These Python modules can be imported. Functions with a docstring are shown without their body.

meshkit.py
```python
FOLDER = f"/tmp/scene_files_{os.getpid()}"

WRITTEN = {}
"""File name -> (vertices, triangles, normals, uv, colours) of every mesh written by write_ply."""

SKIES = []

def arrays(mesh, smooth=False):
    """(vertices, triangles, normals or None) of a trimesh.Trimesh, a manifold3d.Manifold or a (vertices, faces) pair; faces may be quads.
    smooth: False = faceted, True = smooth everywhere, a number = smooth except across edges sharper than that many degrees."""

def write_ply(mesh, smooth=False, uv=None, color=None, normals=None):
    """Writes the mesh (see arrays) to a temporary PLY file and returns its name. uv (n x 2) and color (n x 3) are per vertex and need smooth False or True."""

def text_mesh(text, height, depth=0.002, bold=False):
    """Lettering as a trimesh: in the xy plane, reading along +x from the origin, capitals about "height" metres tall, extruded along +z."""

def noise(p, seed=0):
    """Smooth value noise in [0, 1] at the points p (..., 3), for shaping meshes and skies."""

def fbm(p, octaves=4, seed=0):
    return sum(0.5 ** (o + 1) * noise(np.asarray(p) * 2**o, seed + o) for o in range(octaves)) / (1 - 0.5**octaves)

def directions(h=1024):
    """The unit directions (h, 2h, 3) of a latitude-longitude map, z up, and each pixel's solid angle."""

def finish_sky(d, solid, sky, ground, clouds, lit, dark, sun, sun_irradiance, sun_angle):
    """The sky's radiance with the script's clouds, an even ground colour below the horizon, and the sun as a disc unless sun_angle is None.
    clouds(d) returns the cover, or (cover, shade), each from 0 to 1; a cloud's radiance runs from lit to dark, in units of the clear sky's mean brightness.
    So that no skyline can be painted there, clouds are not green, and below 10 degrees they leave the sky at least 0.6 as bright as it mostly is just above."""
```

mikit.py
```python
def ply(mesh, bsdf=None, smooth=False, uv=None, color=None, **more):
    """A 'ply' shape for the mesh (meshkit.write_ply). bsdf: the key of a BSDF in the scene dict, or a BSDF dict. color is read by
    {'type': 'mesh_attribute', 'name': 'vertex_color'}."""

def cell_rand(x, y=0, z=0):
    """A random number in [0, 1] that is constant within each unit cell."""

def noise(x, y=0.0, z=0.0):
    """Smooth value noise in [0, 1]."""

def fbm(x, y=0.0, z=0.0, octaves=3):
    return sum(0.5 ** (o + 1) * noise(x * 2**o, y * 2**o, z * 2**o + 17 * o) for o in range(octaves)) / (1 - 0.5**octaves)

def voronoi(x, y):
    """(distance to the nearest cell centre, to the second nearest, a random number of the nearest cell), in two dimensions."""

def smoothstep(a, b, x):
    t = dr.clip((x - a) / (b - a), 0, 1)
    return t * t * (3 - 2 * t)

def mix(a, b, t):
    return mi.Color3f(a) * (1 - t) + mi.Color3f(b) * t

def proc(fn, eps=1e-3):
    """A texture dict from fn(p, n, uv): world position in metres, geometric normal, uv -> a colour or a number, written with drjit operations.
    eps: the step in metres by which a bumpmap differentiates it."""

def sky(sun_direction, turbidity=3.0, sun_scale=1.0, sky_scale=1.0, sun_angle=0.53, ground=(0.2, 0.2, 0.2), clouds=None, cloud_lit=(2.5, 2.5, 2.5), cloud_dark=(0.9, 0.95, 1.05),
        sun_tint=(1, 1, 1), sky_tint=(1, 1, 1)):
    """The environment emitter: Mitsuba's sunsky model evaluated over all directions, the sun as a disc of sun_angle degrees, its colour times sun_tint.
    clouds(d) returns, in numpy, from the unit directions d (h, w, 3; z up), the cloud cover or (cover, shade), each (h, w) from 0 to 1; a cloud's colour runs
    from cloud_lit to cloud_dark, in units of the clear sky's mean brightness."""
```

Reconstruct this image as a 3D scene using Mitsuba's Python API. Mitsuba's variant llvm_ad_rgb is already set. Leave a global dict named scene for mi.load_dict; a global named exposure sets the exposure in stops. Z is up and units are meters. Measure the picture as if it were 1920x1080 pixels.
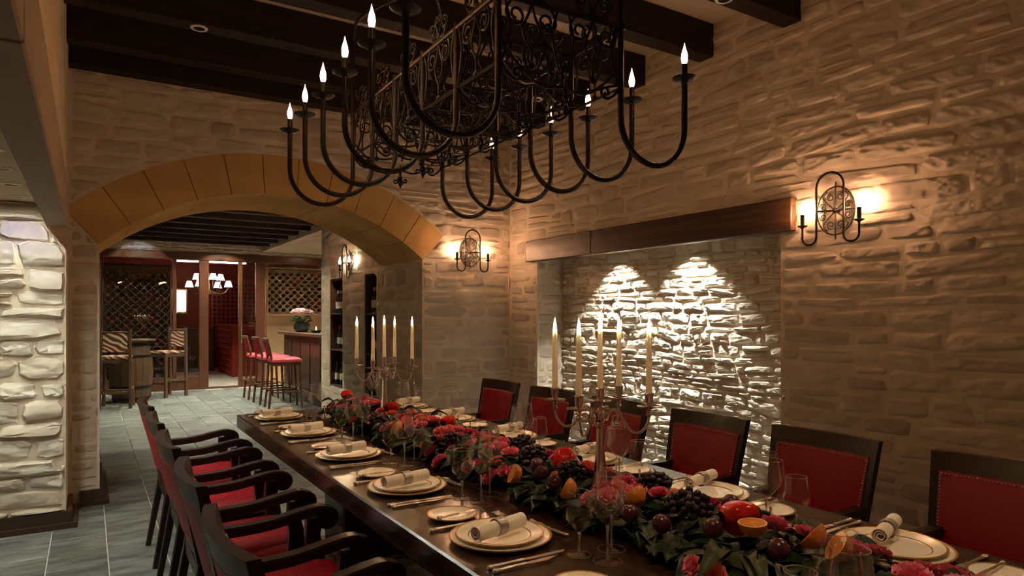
import math
import numpy as np
import trimesh
import mitsuba as mi
import drjit as dr
import mikit
import meshkit
from mikit import fbm, noise, voronoi, cell_rand, smoothstep, mix
from shapely.geometry import Polygon, LineString, Point, box as sbox
from shapely.ops import unary_union
from shapely import affinity

T = mi.ScalarTransform4f
PI = math.pi
scene, labels = {}, {}

# ------------------------------------------------------------------ camera, light levels, exposure
EYE = (0.0, 0.0, 1.43)
FOCAL = 1250.0                       # pixels of the 1920 px frame
YAW = math.radians(32.46)
scene['camera'] = {
    'type': 'perspective', 'fov_axis': 'x', 'fov': 2 * math.degrees(math.atan(960 / FOCAL)),
    'to_world': T().look_at(origin=list(EYE), target=[math.sin(YAW), math.cos(YAW), EYE[2]], up=[0, 0, 1]),
    'principal_point_offset_x': 0.0, 'principal_point_offset_y': -50 / 1080.0,
    'near_clip': 0.05, 'far_clip': 100.0}
exposure = 2.0

WARM = np.array([1.0, 0.46, 0.20])
FLAME = np.array([1.0, 0.60, 0.26])
NEUTRAL = np.array([1.0, 0.98, 0.85])
COOL = np.array([1.0, 1.02, 0.86])
L_CHANDELIER = 24.0                 # radiance of one chandelier bulb
L_SCONCE = 105.0
L_FLAME = 65.0
I_NICHE = 4.8                        # radiant intensity of one niche spot
I_TABLE = 1.1                        # narrow spotlights under the beams
I_LEFT = 0.76                         # downlights of the passage on the left
I_BAR = 4.8                         # downlights of the bar
L_CELLAR = 2.4


def area(rgb, weight=1.0):
    return {'type': 'area', 'radiance': {'type': 'rgb', 'value': [float(x) for x in rgb]}, 'sampling_weight': float(weight)}


def spot(pos, target, rgb, cutoff, beam=None, weight=1.0):
    up = [1, 0, 0] if abs(target[0] - pos[0]) + abs(target[1] - pos[1]) < 1e-3 else [0, 0, 1]
    return {'type': 'spot', 'to_world': T().look_at(origin=list(map(float, pos)), target=list(map(float, target)), up=up),
            'intensity': {'type': 'rgb', 'value': [float(x) for x in rgb]}, 'cutoff_angle': float(cutoff),
            'beam_width': float(beam if beam else cutoff * 0.5), 'sampling_weight': float(weight)}


# ------------------------------------------------------------------ entries of the scene
_count = {}


def numbered(name):
    n = _count.get(name, -1) + 1
    _count[name] = n
    return name if n == 0 else f'{name}_{n:03d}'


def tag(key, label=None, cat=None, group=None, kind=None):
    d = labels.setdefault(key, {})
    for k, v in (('label', label), ('category', cat), ('group', group), ('kind', kind)):
        if v:
            d[k] = v
    return key


def mat4(m):
    return T(np.asarray(m, float).tolist()) if m is not None else None


def shape(mesh, bsdf, smooth=False, m=None, uv=None, **more):
    d = mikit.ply(mesh, bsdf, smooth=smooth, uv=uv, **more)
    if m is not None:
        d['to_world'] = mat4(m)
    return d


def obj(name, mesh, bsdf, label=None, cat=None, smooth=False, m=None, group=None, kind=None, uv=None, **more):
    """One mesh that is a thing (or a piece of the setting) of its own."""
    key = numbered(name)
    scene[key] = shape(mesh, bsdf, smooth, m, uv, **more)
    return tag(key, label, cat, group, kind)


def thing(name, label, cat, group=None):
    return tag(numbered(name), label, cat, group)


def part(parent, name, mesh, bsdf, smooth=False, m=None, label=None, kind=None, uv=None, **more):
    key = numbered(parent + '__' + name)
    scene[key] = shape(mesh, bsdf, smooth, m, uv, **more)
    if label or kind:
        tag(key, label, kind=kind)
    return key


class Proto:
    """A thing made once and placed many times: its meshes are shared by the copies."""

    def __init__(self):
        self.items, self.n = [], {}

    def add(self, name, mesh, bsdf, smooth=False, under='', uv=None, label=None, kind=None, **more):
        path = under + '__' + name
        n = self.n.get(path, -1) + 1
        self.n[path] = n
        if n:
            path += f'_{n:03d}'
        self.items.append((path, shape(mesh, bsdf, smooth, None, uv, **more), label, kind))
        return path

    def place(self, name, label, cat, m, group=None):
        key = thing(name, label, cat, group)
        for path, d, lab, kind in self.items:
            scene[key + path] = {**d, 'to_world': mat4(m)}
            if lab or kind:
                tag(key + path, lab, kind=kind)
        return key


def single(mesh, bsdf, smooth=False, uv=None, **more):
    return shape(mesh, bsdf, smooth, None, uv, **more)


def put(name, d, m, label, cat, group=None):
    key = numbered(name)
    scene[key] = {**d, 'to_world': mat4(m)}
    return tag(key, label, cat, group)


# ------------------------------------------------------------------ matrices and meshes
def tr(x=0, y=0, z=0):
    m = np.eye(4)
    m[:3, 3] = (x, y, z)
    return m


def rot(axis, deg):
    return trimesh.transformations.rotation_matrix(math.radians(deg), {'x': [1, 0, 0], 'y': [0, 1, 0], 'z': [0, 0, 1]}[axis])


def scl(x, y=None, z=None):
    return np.diag([x, x if y is None else y, x if z is None else z, 1.0])


def align_z(d):
    """The rotation that takes +z to d."""
    return trimesh.geometry.align_vectors([0, 0, 1], np.asarray(d, float) / np.linalg.norm(d))


def cat(*ms):
    flat = []
    for m in ms:
        flat.extend(m if isinstance(m, (list, tuple)) else [m])
    return trimesh.util.concatenate(flat)


def moved(mesh, m):
    mesh = mesh.copy()
    mesh.apply_transform(m)
    return mesh


def tm(v, f):
    f = np.asarray(f)
    if f.shape[1] == 4:
        f = np.vstack([f[:, [0, 1, 2]], f[:, [0, 2, 3]]])
    return trimesh.Trimesh(np.asarray(v, float), f, process=False)


def cbox(x0, x1, y0, y1, z0, z1, c=0.004):
    """A box with chamfered edges."""
    c = min(c, 0.45 * min(x1 - x0, y1 - y0, z1 - z0))
    pts = []
    for sx in (0, 1):
        for sy in (0, 1):
            for sz in (0, 1):
                p = np.array([(x0, x1)[sx], (y0, y1)[sy], (z0, z1)[sz]], float)
                s = np.array([1 - 2 * sx, 1 - 2 * sy, 1 - 2 * sz]) * c
                for k in range(3):
                    q = p + s
                    q[k] = p[k]
                    pts.append(q)
    return trimesh.convex.convex_hull(np.array(pts))


def lathe(profile, n=24):
    """Turns (r, z) pairs about z, bottom to top; r = 0 closes."""
    p = np.asarray(profile, float)
    ang = np.arange(n) * 2 * PI / n
    v = np.stack([p[:, None, 0] * np.cos(ang), p[:, None, 0] * np.sin(ang), np.repeat(p[:, None, 1], n, 1)], -1).reshape(-1, 3)
    f = []
    for i in range(len(p) - 1):
        for j in range(n):
            a, b = i * n + j, i * n + (j + 1) % n
            c, d = b + n, a + n
            if p[i, 0] > 1e-9:
                f.append((a, b, c if p[i + 1, 0] > 1e-9 else d))
            if p[i + 1, 0] > 1e-9:
                f.append((a, c, d))
    m = trimesh.Trimesh(v, f, process=False)
    m.merge_vertices(digits_vertex=7)
    m.update_faces(m.nondegenerate_faces())
    return m


def tube(points, r, sides=8, closed=False, caps=True):
    p = np.asarray(points, float)
    n = len(p)
    r = np.broadcast_to(np.asarray(r, float), (n,))
    if closed:
        t = np.roll(p, -1, 0) - np.roll(p, 1, 0)
    else:
        t = np.gradient(p, axis=0)
    t = t / (np.linalg.norm(t, axis=1, keepdims=True) + 1e-12)
    a = np.zeros_like(p)
    ref = np.array([0, 0, 1.0]) if abs(t[0, 2]) < 0.9 else np.array([1.0, 0, 0])
    prev = np.cross(t[0], ref)
    prev /= np.linalg.norm(prev)
    for i in range(n):
        prev = prev - t[i] * (prev @ t[i])
        prev /= np.linalg.norm(prev) + 1e-12
        a[i] = prev
    b = np.cross(t, a)
    ang = np.arange(sides) * 2 * PI / sides
    v = (p[:, None] + r[:, None, None] * (np.cos(ang)[None, :, None] * a[:, None] + np.sin(ang)[None, :, None] * b[:, None])).reshape(-1, 3)
    f = []
    for i in range(n if closed else n - 1):
        for j in range(sides):
            q, w = i * sides, ((i + 1) % n) * sides
            f += [(q + j, q + (j + 1) % sides, w + (j + 1) % sides), (q + j, w + (j + 1) % sides, w + j)]
    if caps and not closed:
        v = np.vstack([v, p[0] - t[0] * r[0] * 0.3, p[-1] + t[-1] * r[-1] * 0.3])
        k = n * sides
        for j in range(sides):
            f += [(k, (j + 1) % sides, j), (k + 1, (n - 1) * sides + j, (n - 1) * sides + (j + 1) % sides)]
    return trimesh.Trimesh(v, f, process=False)


def smooth_path(pts, n=24):
    """Catmull-Rom through the points."""
    p = np.asarray(pts, float)
    q = np.vstack([2 * p[0] - p[1], p, 2 * p[-1] - p[-2]])
    out = []
    per = max(2, n // (len(p) - 1))
    for i in range(len(p) - 1):
        for t in np.linspace(0, 1, per, endpoint=False):
            a, b, c, d = q[i:i + 4]
            out.append(0.5 * (2 * b + (c - a) * t + (2 * a - 5 * b + 4 * c - d) * t ** 2 + (3 * b - a - 3 * c + d) * t ** 3))
    out.append(p[-1])
    return np.array(out)


def spiral(cx, cy, r0, r1, a0, turns, n=20):
    """Points (x, y) of a spiral from radius r0 in to r1."""
    t = np.linspace(0, 1, n)
    a = math.radians(a0) + t * turns * 2 * PI
    r = r0 + (r1 - r0) * t
    return np.stack([cx + r * np.cos(a), cy + r * np.sin(a)], 1)


def prism(poly, h, m=None):
    """A shapely polygon (its x, y) extruded along +z by h."""
    geoms = getattr(poly, 'geoms', [poly])
    out = cat([trimesh.creation.extrude_polygon(g, h, engine='earcut') for g in geoms if g.area > 1e-8])
    return moved(out, m) if m is not None else out


# frames that take (x, y, z = out of the wall) of a drawing to the world
def frame(origin, u, v):
    u, v = np.asarray(u, float), np.asarray(v, float)
    m = np.eye(4)
    m[:3, 0], m[:3, 1], m[:3, 2], m[:3, 3] = u, v, np.cross(u, v), origin
    return m


def icos(r=1.0, sub=2):
    return trimesh.creation.icosphere(subdivisions=sub, radius=r)


def uvs_of(mesh, fn):
    return np.array([fn(p) for p in mesh.vertices])


def grid_mesh(fn, nu, nv):
    """fn(u, v) -> point, u and v from 0 to 1."""
    u, v = np.meshgrid(np.linspace(0, 1, nu), np.linspace(0, 1, nv), indexing='ij')
    p = np.array([fn(a, b) for a, b in zip(u.ravel(), v.ravel())])
    i, j = np.meshgrid(np.arange(nu - 1), np.arange(nv - 1), indexing='ij')
    q = np.stack([i * nv + j, (i + 1) * nv + j, (i + 1) * nv + j + 1, i * nv + j + 1], -1).reshape(-1, 4)
    return tm(p, q)


def slab(front, thick, nu, nv):
    """A closed curved slab: front(u, v) -> point, back = front(u, v) - thick along x."""
    a = grid_mesh(front, nu, nv)
    va = np.array(a.vertices)
    vb = va - np.array([thick, 0, 0])
    n = len(va)
    fa = np.array(a.faces)
    f = [fa, fa[:, ::-1] + n]
    idx = np.arange(n).reshape(nu, nv)
    rim = np.concatenate([idx[:, 0], idx[-1, 1:], idx[-2::-1, -1], idx[0, -2:0:-1]])
    nxt = np.roll(rim, -1)
    f.append(np.stack([rim, rim + n, nxt + n], 1))
    f.append(np.stack([rim, nxt + n, nxt], 1))
    m = trimesh.Trimesh(np.vstack([va, vb]), np.vstack(f), process=False)
    trimesh.repair.fix_normals(m)
    return m


ORD = ['first', 'second', 'third', 'fourth', 'fifth', 'sixth', 'seventh', 'eighth', 'ninth', 'tenth', 'eleventh', 'twelfth']
# ------------------------------------------------------------------ materials
def rgb(*c):
    return {'type': 'rgb', 'value': [float(x) for x in c]}


def plain(name, c, rough=0.5, **more):
    scene[name] = {'type': 'twosided', 'bsdf': {'type': 'principled', 'base_color': rgb(*c), 'roughness': rough, **more}}


def stone_bump(p, n, uv):
    return 0.9 * fbm(p.x * 20, p.y * 20, p.z * 28, 2)


STONE_BUMP = mikit.proc(stone_bump, eps=4e-3)


def tone(c, d, f=6.0):
    def fn(p, n, uv):
        t = fbm(p.x * f, p.y * f, p.z * f * 1.6, 2)
        return mix(c, d, smoothstep(0.3, 0.72, t))
    return mikit.proc(fn)


def rough_stone(name, c, d, depth, f=6.0):
    scene[name] = {'type': 'twosided', 'bsdf': {'type': 'bumpmap', 'arbitrary': STONE_BUMP, 'scale': float(depth),
                                               'bsdf': {'type': 'diffuse', 'reflectance': tone(c, d, f)}}}


rough_stone('stone_pale', (0.565, 0.495, 0.40), (0.49, 0.425, 0.34), 0.016)
rough_stone('stone_tan', (0.52, 0.445, 0.35), (0.44, 0.375, 0.30), 0.016)
rough_stone('stone_grey', (0.45, 0.39, 0.315), (0.38, 0.325, 0.26), 0.016)
rough_stone('stone_rugged', (0.64, 0.59, 0.50), (0.53, 0.48, 0.40), 0.028, 9.0)
rough_stone('stone_rugged_dark', (0.54, 0.48, 0.39), (0.45, 0.39, 0.31), 0.028, 9.0)
rough_stone('mortar', (0.60, 0.52, 0.41), (0.53, 0.45, 0.355), 0.010, 4.0)
rough_stone('ochre_stone', (0.56, 0.355, 0.15), (0.47, 0.285, 0.115), 0.004, 3.0)
rough_stone('plaster', (0.55, 0.46, 0.34), (0.47, 0.39, 0.285), 0.004, 2.5)


def slate_col(p, n, uv):
    i, row = dr.floor((p.x + 0.2) / 0.3), dr.floor(p.x / 0.3)
    t = cell_rand(i, dr.floor((p.y + 0.3 * (i - 2 * dr.floor(i / 2))) / 0.6), 5)
    vein = fbm(p.x * 5 + 3 * t, p.y * 16 + 40 * t, 7 * t, 4)
    c = mix((0.070, 0.076, 0.072), (0.165, 0.170, 0.155), smoothstep(0.25, 0.8, vein))
    return c * (0.8 + 0.45 * t)


def slate_bump(p, n, uv):
    return fbm(p.x * 7, p.y * 20, 0.0, 4)


scene['slate'] = {'type': 'twosided', 'bsdf': {'type': 'bumpmap', 'arbitrary': mikit.proc(slate_bump, eps=4e-3), 'scale': 0.004,
                                              'bsdf': {'type': 'principled', 'base_color': mikit.proc(slate_col), 'roughness': 0.42, 'specular': 0.5}}}
plain('grout', (0.42, 0.41, 0.36), 0.9)


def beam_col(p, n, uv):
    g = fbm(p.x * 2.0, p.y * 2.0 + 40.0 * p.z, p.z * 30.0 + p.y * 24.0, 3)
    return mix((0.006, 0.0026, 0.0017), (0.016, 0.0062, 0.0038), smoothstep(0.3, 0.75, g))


def lintel_col(p, n, uv):
    g = fbm(p.x * 30, p.y * 1.6, p.z * 38, 4)
    return mix((0.030, 0.012, 0.006), (0.062, 0.025, 0.012), smoothstep(0.3, 0.75, g))


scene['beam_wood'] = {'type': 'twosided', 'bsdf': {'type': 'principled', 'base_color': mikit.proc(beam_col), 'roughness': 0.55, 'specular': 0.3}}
scene['lintel_wood'] = {'type': 'twosided', 'bsdf': {'type': 'principled', 'base_color': mikit.proc(lintel_col), 'roughness': 0.42, 'specular': 0.4}}
scene['passage_wood'] = {'type': 'twosided', 'bsdf': {'type': 'principled', 'base_color': rgb(0.20, 0.145, 0.095), 'roughness': 0.7}}
plain('chair_wood', (0.018, 0.008, 0.0055), 0.34, specular=0.3, clearcoat=0.3, clearcoat_gloss=0.85)
plain('rail_wood', (0.028, 0.014, 0.0085), 0.38, specular=0.25, clearcoat=0.25, clearcoat_gloss=0.85)
plain('mahogany', (0.075, 0.025, 0.012), 0.35, specular=0.5)
plain('dark_oak', (0.040, 0.020, 0.011), 0.4, specular=0.5)
plain('stool_wood', (0.075, 0.028, 0.016), 0.35, specular=0.5)
plain('pale_oak', (0.50, 0.33, 0.17), 0.5)
plain('stud_steel', (0.40, 0.37, 0.34), 0.3, metallic=0.9)
scene['fine_glass'] = {'type': 'principled', 'base_color': rgb(1, 1, 1), 'roughness': 0.10, 'spec_trans': 0.88, 'specular': 0.9}
plain('moss', (0.006, 0.012, 0.005), 0.9)
plain('rustic_wood', (0.068, 0.034, 0.015), 0.5)


def table_col(p, n, uv):
    g = fbm(p.x * 34, p.y * 1.8, p.z * 20, 3)
    return mix((0.018, 0.008, 0.005), (0.036, 0.017, 0.010), smoothstep(0.3, 0.7, g))


scene['table_wood'] = {'type': 'twosided', 'bsdf': {'type': 'principled', 'base_color': mikit.proc(table_col), 'roughness': 0.20, 'specular': 0.5, 'clearcoat': 0.4, 'clearcoat_gloss': 0.9}}
plain('red_leather', (0.215, 0.004, 0.010), 0.48, specular=0.3)
plain('pink_leather', (0.42, 0.045, 0.06), 0.40, specular=0.5)
plain('brass', (0.55, 0.38, 0.17), 0.3, metallic=1.0)
plain('iron', (0.007, 0.0045, 0.0035), 0.45, specular=0.28)
plain('table_silver', (0.88, 0.82, 0.77), 0.27, metallic=1.0)
plain('silver', (0.85, 0.79, 0.75), 0.09, metallic=1.0)
plain('porcelain', (0.80, 0.75, 0.66), 0.18, specular=0.5)
plain('gold_rim', (0.62, 0.40, 0.15), 0.25, metallic=0.8)
plain('linen', (0.78, 0.72, 0.63), 0.85, sheen=0.3)
plain('grey_ring', (0.42, 0.38, 0.34), 0.35, metallic=0.4)
scene['wax'] = {'type': 'principledthin', 'base_color': rgb(0.985, 0.93, 0.79), 'roughness': 0.6, 'diff_trans': 0.9, 'spec_trans': 0.0}
plain('black_paint', (0.012, 0.010, 0.009), 0.5)
plain('wick', (0.02, 0.015, 0.01), 0.9)
plain('white_metal', (0.62, 0.60, 0.55), 0.5)
scene['sheet_glass'] = {'type': 'thindielectric', 'int_ior': 1.5}
scene['pane_glass'] = {'type': 'thindielectric', 'int_ior': 1.5}
scene['solid_glass'] = {'type': 'dielectric', 'int_ior': 1.5}
plain('leaf_dark', (0.009, 0.025, 0.008), 0.42, specular=0.35)
plain('leaf_mid', (0.022, 0.052, 0.012), 0.45, specular=0.35)
plain('leaf_olive', (0.042, 0.056, 0.016), 0.45, specular=0.3)
plain('petal_pink', (0.78, 0.25, 0.35), 0.8, sheen=0.2)
plain('petal_rose', (0.68, 0.13, 0.24), 0.8, sheen=0.2)
plain('petal_coral', (0.78, 0.26, 0.24), 0.8, sheen=0.2)
plain('petal_red', (0.55, 0.02, 0.025), 0.7)
plain('petal_blush', (0.86, 0.52, 0.58), 0.8)
plain('grape_skin', (0.018, 0.008, 0.022), 0.22, specular=0.6)
plain('plum_skin', (0.055, 0.010, 0.022), 0.25, specular=0.6)
plain('pepper_red', (0.50, 0.012, 0.010), 0.14, specular=0.6)
plain('kumquat', (0.55, 0.11, 0.03), 0.3)
plain('peel', (0.62, 0.20, 0.025), 0.4)


def orange_col(p, n, uv):
    x, y = (uv.x - 0.5) * 2, (uv.y - 0.5) * 2
    r = dr.sqrt(x * x + y * y)
    a = dr.atan2(y, x) * (10 / (2 * PI))
    w = dr.abs(a - dr.round(a))
    rib = smoothstep(0.0, 0.07, w * r + 0.01)
    flesh = mix((0.70, 0.36, 0.10), (0.62, 0.20, 0.02), rib)
    flesh = mix((0.80, 0.55, 0.25), flesh, smoothstep(0.06, 0.14, r))
    return mix(flesh, (0.82, 0.56, 0.24), smoothstep(0.86, 0.91, r))


scene['orange_flesh'] = {'type': 'twosided', 'bsdf': {'type': 'principled', 'base_color': mikit.proc(orange_col), 'roughness': 0.25, 'specular': 0.5}}


def zebra_col(p, n, uv):
    s = dr.sin((p.x * 26 + p.z * 55 + 7 * fbm(p.x * 5, p.y * 5, p.z * 5, 2)) * 1.6)
    return mix((0.11, 0.030, 0.018), (0.55, 0.42, 0.30), smoothstep(-0.1, 0.35, s))


scene['zebra_hide'] = {'type': 'twosided', 'bsdf': {'type': 'principled', 'base_color': mikit.proc(zebra_col), 'roughness': 0.6}}
plain('bottle_dark', (0.010, 0.014, 0.009), 0.12, specular=0.7)
plain('bottle_label', (0.62, 0.58, 0.50), 0.7)
plain('foil_red', (0.28, 0.02, 0.02), 0.35)
plain('foil_pale', (0.50, 0.42, 0.28), 0.3, metallic=0.5)
plain('red_wall', (0.33, 0.035, 0.025), 0.6)
plain('red_lacquer', (0.30, 0.030, 0.020), 0.3)
plain('shade_white', (0.85, 0.80, 0.70), 0.8)
plain('marble_pale', (0.60, 0.57, 0.50), 0.3)
# ------------------------------------------------------------------ stone walls
CAM_R = np.array([math.cos(YAW), -math.sin(YAW), 0])
CAM_F = np.array([math.sin(YAW), math.cos(YAW), 0])


def image_size_of(points):
    """How large the points show in the picture (square pixels); less when they are outside the frame."""
    q = np.asarray(points, float) - EYE
    d = q @ CAM_F
    if d.min() < 0.2:
        return 0.0
    u, v = 960 + FOCAL * (q @ CAM_R) / d, 590 - FOCAL * q[:, 2] / d
    a = 0.5 * abs(np.dot(u, np.roll(v, 1)) - np.dot(v, np.roll(u, 1)))
    inside = -10 < u.mean() < 1930 and -10 < v.mean() < 1090
    return a if inside else a * 1e-4


def outline(x0, x1, y0, y1, rng, n, gap, warp, seed):
    cx, cy, hx, hy = (x0 + x1) / 2, (y0 + y1) / 2, (x1 - x0) / 2 - gap, (y1 - y0) / 2 - gap
    a = (np.arange(n) + rng.uniform(-0.25, 0.25, n)) * 2 * PI / n
    e = 0.33
    px = np.sign(np.cos(a)) * np.abs(np.cos(a)) ** e * hx * (1 + rng.uniform(-0.05, 0.05, n))
    py = np.sign(np.sin(a)) * np.abs(np.sin(a)) ** e * hy * (1 + rng.uniform(-0.14, 0.10, n))
    slope = rng.uniform(-0.06, 0.06)
    taper = rng.uniform(-0.22, 0.22)
    py = py * (1 + taper * px / max(hx, 1e-6)) + slope * px
    p = np.stack([cx + px, cy + py], 1)
    q = np.concatenate([p * [2.4, 4.0], np.full((n, 1), seed * 3.7)], 1)
    p[:, 1] += warp * 2 * (meshkit.fbm(q, 2, seed) - 0.5)
    p[:, 0] += warp * 1.5 * (meshkit.fbm(q + 31.0, 2, seed) - 0.5)
    return p


def resample(poly, n):
    xy = np.array(poly.exterior.coords)
    s = np.r_[0, np.cumsum(np.linalg.norm(np.diff(xy, axis=0), axis=1))]
    t = np.arange(n) * s[-1] / n
    return np.stack([np.interp(t, s, xy[:, 0]), np.interp(t, s, xy[:, 1])], 1)


def dome(p, relief, rng, edge):
    """A stone on its outline: a sunk foot, a shoulder, a face."""
    n = len(p)
    if np.dot(p[:, 0], np.roll(p[:, 1], -1)) < np.dot(p[:, 1], np.roll(p[:, 0], -1)):
        p = p[::-1]
    c = p.mean(0)
    ext = np.ptp(p, axis=0) / 2
    s1 = np.maximum(0.35, 1 - edge / np.maximum(ext, 1e-6))
    s2 = s1 * 0.60
    z1 = relief * rng.uniform(0.55, 1.0, n)
    z2 = relief * rng.uniform(0.85, 1.18, n)
    tilt = rng.uniform(-0.3, 0.3, 2) * relief
    r1, r2 = c + (p - c) * s1, c + (p - c) * s2
    add = lambda r: ((r - c) / np.maximum(ext, 1e-6)) @ tilt  # noqa: E731
    v = np.vstack([np.c_[p, np.full(n, -0.007)], np.c_[r1, z1 + add(r1)], np.c_[r2, z2 + add(r2)], [[c[0], c[1], relief * 1.08]]])
    i = np.arange(n)
    k = (i + 1) % n
    f = []
    for b in (0, n):
        f += [np.stack([b + i, b + k, b + n + k], 1), np.stack([b + i, b + n + k, b + n + i], 1)]
    f.append(np.stack([2 * n + i, 2 * n + k, np.full(n, 3 * n)], 1))
    m = trimesh.Trimesh(v, np.vstack(f), process=False)
    return m


STONE_TONES = ['stone_pale', 'stone_tan', 'stone_grey']


def rubble(region, seed, names=None, course=(0.075, 0.135), length=(0.17, 0.62), relief=(0.003, 0.012), n=10, gap=0.002, warp=0.036, edge=0.018, tones=(0.42, 0.40, 0.18)):
    rng = np.random.default_rng(seed)
    inner = region.buffer(-0.004)
    x_lo, y_lo, x_hi, y_hi = region.bounds
    out, y = [], y_lo - 0.03
    while y < y_hi:
        h = rng.uniform(*course)
        x = x_lo - rng.uniform(0, length[1])
        while x < x_hi:
            w = length[0] + (length[1] - length[0]) * rng.uniform(0, 1) ** 1.4
            cells = [(x, x + w, y, y + h)]
            if rng.uniform() < 0.16 and h > 0.085:
                c = rng.uniform(0.4, 0.6)
                cells = [(x, x + w, y, y + h * c), (x + rng.uniform(-0.03, 0.03), x + w, y + h * c, y + h)]
            for c in cells:
                p = outline(*c, rng, n, gap, warp, seed)
                rel, which = rng.uniform(*relief), rng.choice(len(tones), p=tones)
                poly = Polygon(p)
                if not poly.is_valid:
                    poly = poly.buffer(0)
                if not inner.contains(poly):
                    poly = poly.intersection(inner)
                    if poly.is_empty or poly.area < 8e-4:
                        continue
                    poly = max(getattr(poly, 'geoms', [poly]), key=lambda g: g.area)
                    if poly.geom_type != 'Polygon' or poly.area < 8e-4:
                        continue
                    p = resample(poly, n)
                out.append((dome(p, rel, rng, edge), (names or STONE_TONES)[which]))
            x += w
        y += h
    return out


def lay_stones(parent, stones, m, most=300, smooth=True):
    """The stones that show largest are parts of the wall, the others one part."""
    placed = [(moved(s, m), t) for s, t in stones]
    size = [image_size_of(np.array(s.vertices)[:len(s.vertices) // 3]) for s, _ in placed]
    order = np.argsort(size)[::-1]
    rest = []
    for k, i in enumerate(order):
        s, t = placed[i]
        if k < most and size[i] > 25:
            part(parent, 'stone', s, t, smooth=smooth)
        else:
            rest.append(s)
    if rest:
        part(parent, 'rubble_stones', cat(rest), 'stone_tan', smooth=True, kind='stuff')


def wall(name, region, m, thick, bsdf='mortar', label=None):
    return obj(name, moved(prism(region, thick), m @ tr(0, 0, -thick)), bsdf, label, 'wall', kind='structure')


# ------------------------------------------------------------------ the dining room
XW, YA, ZC = 3.76, 5.95, 3.50                   # right wall, arch wall, ceiling
NY0, NY1, NZ, NX = 2.69, 5.45, 2.05, 4.085      # niche

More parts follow.
